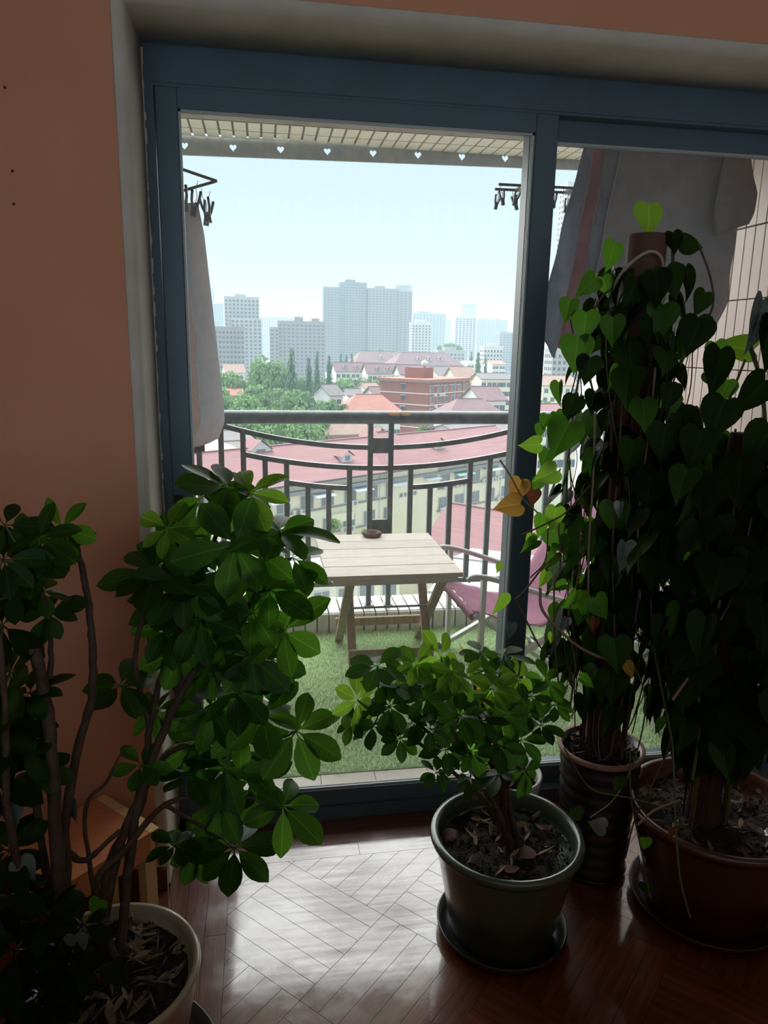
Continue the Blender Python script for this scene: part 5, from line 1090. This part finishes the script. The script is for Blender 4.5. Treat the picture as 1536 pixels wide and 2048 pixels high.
wing('small tan roofed brick house between the handrail and the arcs', 655, 868, 735, 866, -15.2, 9, 3.0, m='tan_tile', rm='tan_tile', rows=1, ncol=3, hip=0.0)
# --- red brick block
def brick_extra(e, L, W, h):
    for i in range(5): MB().box(-.15, L+.15, -.12, W+.1, h-3.3-i*2.9, h-3.05-i*2.9).build('white_band', 'white_trim', e)
    MB().box(-.7, L+.7, -.7, W+.7, h-.1, h+.45).build('roof_edge', 'roof_trim', e); MB().box(L*.28, L*.5, W*.35, W*.75, h+.45, h+3.2).build('stair_house', 'brick_wall', e)
    MB().lathe([(.2, 0), (.9, .5), (.9, 1.5), (0, 2.0)], 12, (L*.40, W*.45, h+3.2)).build('water_tank', 'ac_white', e)
    for k in range(9): x = R.uniform(1, L-2); z = h-R.choice((2.9, 5.8, 8.7))+.2; MB().box(x, x+.9, -.65, -.13, z-1.2, z-.55).build('ac_unit', 'ac_white', e)
    for x in (L*.62, L*.84): MB().tube([(x, -.16, 2), (x, -.16, h-.2)], .10, 6).build('downpipe', 'white_trim', e)
    for i in range(4):
        z = h-2.2-i*2.9; o = MB().box(-.10, -.02, W*.5-.6, W*.5+.6, z, z+1.2).build('side_window', 'pane_dark', e); MB().box(-.55, -.1, W*.5-.8, W*.5+.8, z+1.35, z+1.45).build('window_hood', 'white_trim', o)
    for k in range(4): x = L*(.08+.18*k); MB().box(x-.2, x+2.2, -.7, -.02, h-1.15, h-1.05).build('window_hood', 'white_trim', e)
ba = onY(857, 763, 185); bb = onY(953, 757, 199)
brk = house('red brick apartment block with white bands and flat roof', (ba.x, ba.y), math.atan2(bb.y-ba.y, bb.x-ba.x), (bb-ba).length, 15, ba.z, .25, 'brick_wall', 'concrete_roof', rows=4, ncol=6, hip=.5, first=1.9, over=.3, name='brick_building', extras=brick_extra, win=(1.5, 1.5))
brk.rotation_euler.z = math.atan2(bb.y-ba.y, bb.x-ba.x)+.10
# --- terraces with maroon roofs and white gables, mid distance
def gab(px0, px1, ye, Y, W, rise, label, m='white_wall', rm='purple_tile', rows=2, ncol=6, tilt=.12, hip=0.0, dorm=(), win=(1.4, 1.4)):
    a = onY(px0, ye, Y); b = onY(px1, ye, Y); L_ = (b.x-a.x); return house(label, (a.x, a.y), tilt, L_, W, a.z, rise, m, rm, rows=rows, ncol=ncol, hip=hip, dormers=dorm, win=win, name='terrace_house')
gab(672, 732, 742, 302, 9, 3.4, 'white terrace house with maroon roof at the left end of the row', dorm=((4, 1.6, 1.4, 1.1), (9, 1.6, 1.4, 1.1)))
gab(735, 798, 746, 289, 9, 3.6, 'white gabled terrace house with two dormers in the middle of the row', dorm=((4.5, 1.6, 1.4, 1.1), (9, 1.6, 1.4, 1.1)))
gab(801, 866, 748, 276, 9, 3.4, 'white gabled terrace house just behind the red brick block', dorm=((4, 1.6, 1.4, 1.1), (8.5, 1.6, 1.4, 1.1)))
gab(712, 822, 724, 420, 20, 6.0, 'rear maroon roof with two dormers at the foot of the grey towers', ncol=10, hip=6.0, dorm=((16, 4, 2, 1.5), (24, 4, 2, 1.5)))
gab(790, 932, 729, 380, 20, 6.2, 'broad maroon roof with three dormers behind the terrace row', ncol=12, hip=7.0, dorm=((14, 4, 2, 1.5), (20, 4, 2, 1.5), (26, 4, 2, 1.5)))
gab(912, 954, 757, 243, 11, 3.8, 'brown roofed cream house beside the red brick block', 'cream_wall', 'tan_tile', 3, 4)
gab(964, 1024, 757, 232, 10, 1.6, 'long cream house with dark grey roof by the door stile', 'cream_wall', 'grey_tile', 4, 6, .05)
gab(880, 915, 752, 262, 12, 3.2, 'cream gable house with grey roof just beyond the brick block', 'cream_wall', 'grey_tile', 2, 3, .3)
gab(935, 965, 726, 420, 14, 1.0, 'white flat house by the dark conifers', 'white_wall', 'white_trim', 2, 4)
gab(985, 1012, 728, 400, 14, 2.0, 'pinkish house with white ground floor beside the dark conifers', 'white_wall', 'tan_tile', 2, 4)
gab(660, 690, 790, 200, 8, 2.6, 'small white house with grey roof at the edge of the park', rm='grey_tile', rows=1, ncol=2, tilt=.5)
gab(697, 724, 790, 205, 7, 1.6, 'tiny grey roofed cottage beside the small white house', rm='grey_tile', rows=1, ncol=2)
gab(738, 766, 782, 215, 8, 2.2, 'white cottage with tan roof among the lane houses', rm='tan_tile', rows=1, ncol=2, tilt=.4)
gab(752, 800, 792, 205, 8, 2.4, 'grey tan roofed cottage next to the brick block', rm='purple_tile', rows=1, ncol=3, tilt=.3)
gab(690, 802, 822, 165, 11, 3.4, 'bright orange tiled roof just above the handrail', 'white_wall', 'orange_tile', 2, 8, .05, 4.0)
gab(900, 1015, 832, 150, 12, 3.2, 'grey maroon hipped roof just above the handrail by the door stile', 'white_wall', 'purple_tile', 2, 7, .05, 4.0)
gab(962, 1015, 800, 172, 10, 3.0, 'grey maroon roof with white chimney before the cream house', 'white_wall', 'purple_tile', 2, 4, .2)
gab(452, 490, 745, 330, 12, 3.6, 'white house with pale red roof beyond the park trees', rm='tan_tile', rows=2, ncol=3, tilt=.2)
gab(450, 485, 790, 215, 8, 1.6, 'small red roofed pavilion among the park trees', rm='orange_tile', rows=1, ncol=3)
gab(1086, 1160, 770, 240, 12, 3.0, 'pale house seen between the door stile and the climber', 'cream_wall', 'tan_tile', 3, 5)
gab(1080, 1160, 845, 130, 12, 3.0, 'maroon roofed house low between the door stile and the climber', 'cream_wall', 'maroon_tile', 3, 5)

# --- trees
ORD = ('first', 'second', 'third', 'fourth', 'fifth', 'sixth', 'seventh', 'eighth', 'ninth', 'tenth', 'eleventh', 'twelfth', 'thirteenth', 'fourteenth')
def crown_mesh(nm, kind, seed):
    q = random.Random(seed); b = MB()
    if kind == 'broad':
        lumps = [(V((q.uniform(-.55, .55), q.uniform(-.55, .55), q.uniform(.35, .85))), q.uniform(.28, .42)) for _ in range(11)]+[(V((0, 0, .6)), .5)]
        for c, r_ in lumps:
            for k in range(120):
                d = V((q.gauss(0, 1), q.gauss(0, 1), q.gauss(0, 1))).normalized(); p = c+d*r_*q.uniform(.8, 1.08); s_ = q.uniform(.035, .075); n_ = (d+V((q.uniform(-.7, .7), q.uniform(-.7, .7), q.uniform(-.3, .8)))).normalized(); x = n_.orthogonal().normalized(); y = n_.cross(x)
                b.add([p-x*s_-y*s_*.6, p+x*s_-y*s_*.6, p+x*s_*.8+y*s_, p-x*s_*.8+y*s_], [(0, 1, 2, 3)])
    else:
        for k in range(1100):
            t = q.random()**.75; z = 1-t; a = q.uniform(0, 2*PI); r_ = (.03+.30*t**.85)*q.uniform(.65, 1.08)*(1+.18*math.sin(z*38)); p = V((r_*math.cos(a), r_*math.sin(a), .10+z*.90)); s_ = q.uniform(.012, .030)
            d = V((math.cos(a), math.sin(a), -.7)); y = V((-math.sin(a), math.cos(a), 0)); b.add([p-y*s_*.6, p+y*s_*.6, p+d*s_*1.6+y*s_*.4, p+d*s_*1.6-y*s_*.4], [(0, 1, 2, 3)])
    me = b.mesh(nm); me.materials.append(MATS['tree_leaf' if kind == 'broad' else 'tree_conifer']); return me
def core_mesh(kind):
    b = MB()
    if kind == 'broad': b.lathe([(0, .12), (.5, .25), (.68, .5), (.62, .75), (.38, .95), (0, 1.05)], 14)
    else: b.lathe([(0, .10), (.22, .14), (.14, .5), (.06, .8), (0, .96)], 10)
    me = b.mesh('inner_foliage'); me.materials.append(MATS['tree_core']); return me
BR = [crown_mesh('crown', 'broad', s) for s in (1, 2, 3)]; CN = [crown_mesh('crown', 'conifer', s) for s in (4, 5)]; KB, KC = core_mesh('broad'), core_mesh('conifer')
TR = MB().tube([(0, 0, 0), (0, 0, .5)], [.06, .04], 8).mesh('trunk'); TR.materials.append(MATS['tree_trunk'])
def tree(px, ytop, wpx, Y, kind, label, group):
    tp_ = onY(px, ytop, Y); H = tp_.z-GZ; e = empty('conifer_tree' if kind == 'c' else 'broadleaf_tree', (tp_.x, Y, GZ), R.uniform(0, 6)); tag(e, label, 'tree', group)
    wd_ = wpx/FPX*Y
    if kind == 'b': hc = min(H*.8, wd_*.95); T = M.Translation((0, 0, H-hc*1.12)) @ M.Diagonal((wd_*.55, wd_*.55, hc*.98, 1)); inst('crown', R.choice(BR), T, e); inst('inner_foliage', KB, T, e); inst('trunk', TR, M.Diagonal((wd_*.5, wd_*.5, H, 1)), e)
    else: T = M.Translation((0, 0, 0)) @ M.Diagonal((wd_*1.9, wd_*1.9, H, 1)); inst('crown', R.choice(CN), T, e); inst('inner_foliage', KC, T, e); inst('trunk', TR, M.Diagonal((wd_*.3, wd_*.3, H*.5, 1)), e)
tree(583, 694, 42, 205, 'c', 'tall dark conifer, the highest tree above the park', 'park conifers')
tree(617, 714, 28, 225, 'c', 'slim conifer just beside the tallest conifer', 'park conifers'); tree(634, 699, 22, 250, 'c', 'slender pointed conifer behind the slim one', 'park conifers'); tree(658, 710, 26, 260, 'c', 'bluish conifer next to the first white terrace house', 'park conifers')
for x, y, q_ in ((682, 706, 'left'), (693, 708, 'middle'), (704, 704, 'right')): tree(x, y, 18, 330, 'c', 'small dark conifer, %s one of the trio behind the white terrace house' % q_, 'conifer trio')
tree(957, 703, 24, 300, 'c', 'dark conifer standing before the white flat house', 'conifers by the cream house'); tree(972, 711, 18, 300, 'c', 'thinner conifer by the pinkish house', 'conifers by the cream house'); tree(943, 702, 14, 452, 'c', 'faint conifer behind the white flat house', 'conifers by the cream house')
for k, (x, y) in enumerate(((880, 690), (893, 686), (905, 685), (918, 689))): tree(x, y, 15, 660, 'b', 'hazy round tree, %s from the left above the beige block' % ORD[k], 'trees above the beige block')
for k, (x, y) in enumerate(((762, 698), (777, 700), (815, 704))): tree(x, y, 16, 560, 'b', 'hazy tree, %s from the left at the foot of the grey towers' % ORD[k], 'trees at the tower feet')
tree(540, 716, 82, 240, 'b', 'large round dark green tree rising above the park', 'park trees'); tree(515, 745, 50, 250, 'b', 'round tree beside the large dark green tree', 'park trees')
PT = ((448, 742, 60, 235), (480, 752, 70, 225), (505, 770, 60, 205), (600, 752, 60, 260), (640, 758, 60, 265), (680, 755, 70, 262), (720, 752, 70, 268), (755, 756, 60, 262), (785, 752, 50, 270), (800, 764, 40, 262), (450, 790, 60, 180), (490, 792, 70, 172), (530, 785, 70, 180), (565, 795, 60, 172), (610, 780, 80, 185), (645, 798, 70, 170), (685, 806, 50, 168), (470, 815, 80, 150), (520, 812, 80, 150), (580, 815, 80, 148), (630, 818, 80, 146), (560, 775, 60, 200), (430, 775, 60, 190), (430, 830, 80, 140), (480, 840, 90, 130), (550, 842, 100, 128), (610, 842, 100, 126), (655, 830, 50, 175), (520, 852, 90, 134), (590, 852, 80, 138), (450, 850, 60, 146), (745, 850, 50, 148), (855, 852, 60, 132), (890, 855, 50, 132), (1090, 800, 50, 200), (925, 855, 40, 135))
rows_ = {'far park row before the white terraces': [t_ for t_ in PT if t_[3] > 255], 'middle park rows behind the handrail': [t_ for t_ in PT if 165 < t_[3] <= 255], 'nearest park row just above the handrail': [t_ for t_ in PT if 140 < t_[3] <= 165], 'trees seen below the handrail': [t_ for t_ in PT if t_[3] <= 140]}
for rn, ts in rows_.items():
    for k, (x, y, w_, Y) in enumerate(sorted(ts)):
        tree(x+R.uniform(-3, 3), y, w_, Y, 'b', 'leafy green tree, %s from the left among the %s' % (ORD[k], rn), 'park trees')
for x, y, Y, q_ in ((668, 1035, 62, 'left of'), (735, 1055, 60, 'behind')): tree(x, y, 28, Y, 'b', 'small courtyard tree seen just %s the woven dish' % q_, 'courtyard trees')

# the park goes on behind the white towel and the wall
tl_ = MB(); q9 = random.Random(11)
for k in range(46):
    Y = q9.uniform(125, 300); x = onY(q9.uniform(60, 425), 780, Y).x; w_ = q9.uniform(7, 13); zt9 = -30+q9.uniform(13, 19); me = BR[k % 3]; k0 = len(tl_.v); ca, sa = math.cos(k), math.sin(k)
    tl_.v += [(x+(v.co.x*ca-v.co.y*sa)*w_*.6, Y+(v.co.x*sa+v.co.y*ca)*w_*.6, zt9-w_*1.05+v.co.z*w_) for v in me.vertices]; tl_.f += [tuple(i+k0 for i in p.vertices) for p in me.polygons]; tl_.sm += [False]*len(me.polygons)
tag(tl_.build('treeline', 'tree_leaf'), 'park treeline continuing behind the white towels', 'trees', kind='stuff')
# ================================================================== haze over the city
hz = MB().box(-2800, 3300, 30, 3500, GZ-1, 95).build('haze', 'concrete'); hm_ = bpy.data.materials.new('haze'); hm_.use_nodes = True
n = hm_.node_tree.nodes; n.clear(); o_ = n.new('ShaderNodeOutputMaterial'); v_s = n.new('ShaderNodeVolumeScatter'); v_s.inputs['Color'].default_value = (.36, .49, .58, 1); v_s.inputs['Density'].default_value = .0008; v_s.inputs['Anisotropy'].default_value = 0.0
hm_.node_tree.links.new(v_s.outputs[0], o_.inputs['Volume']); hz.data.materials.clear(); hz.data.materials.append(hm_); hz.display_type = 'WIRE'
tag(hz, 'pale summer haze hanging over the city', 'haze', kind='stuff')
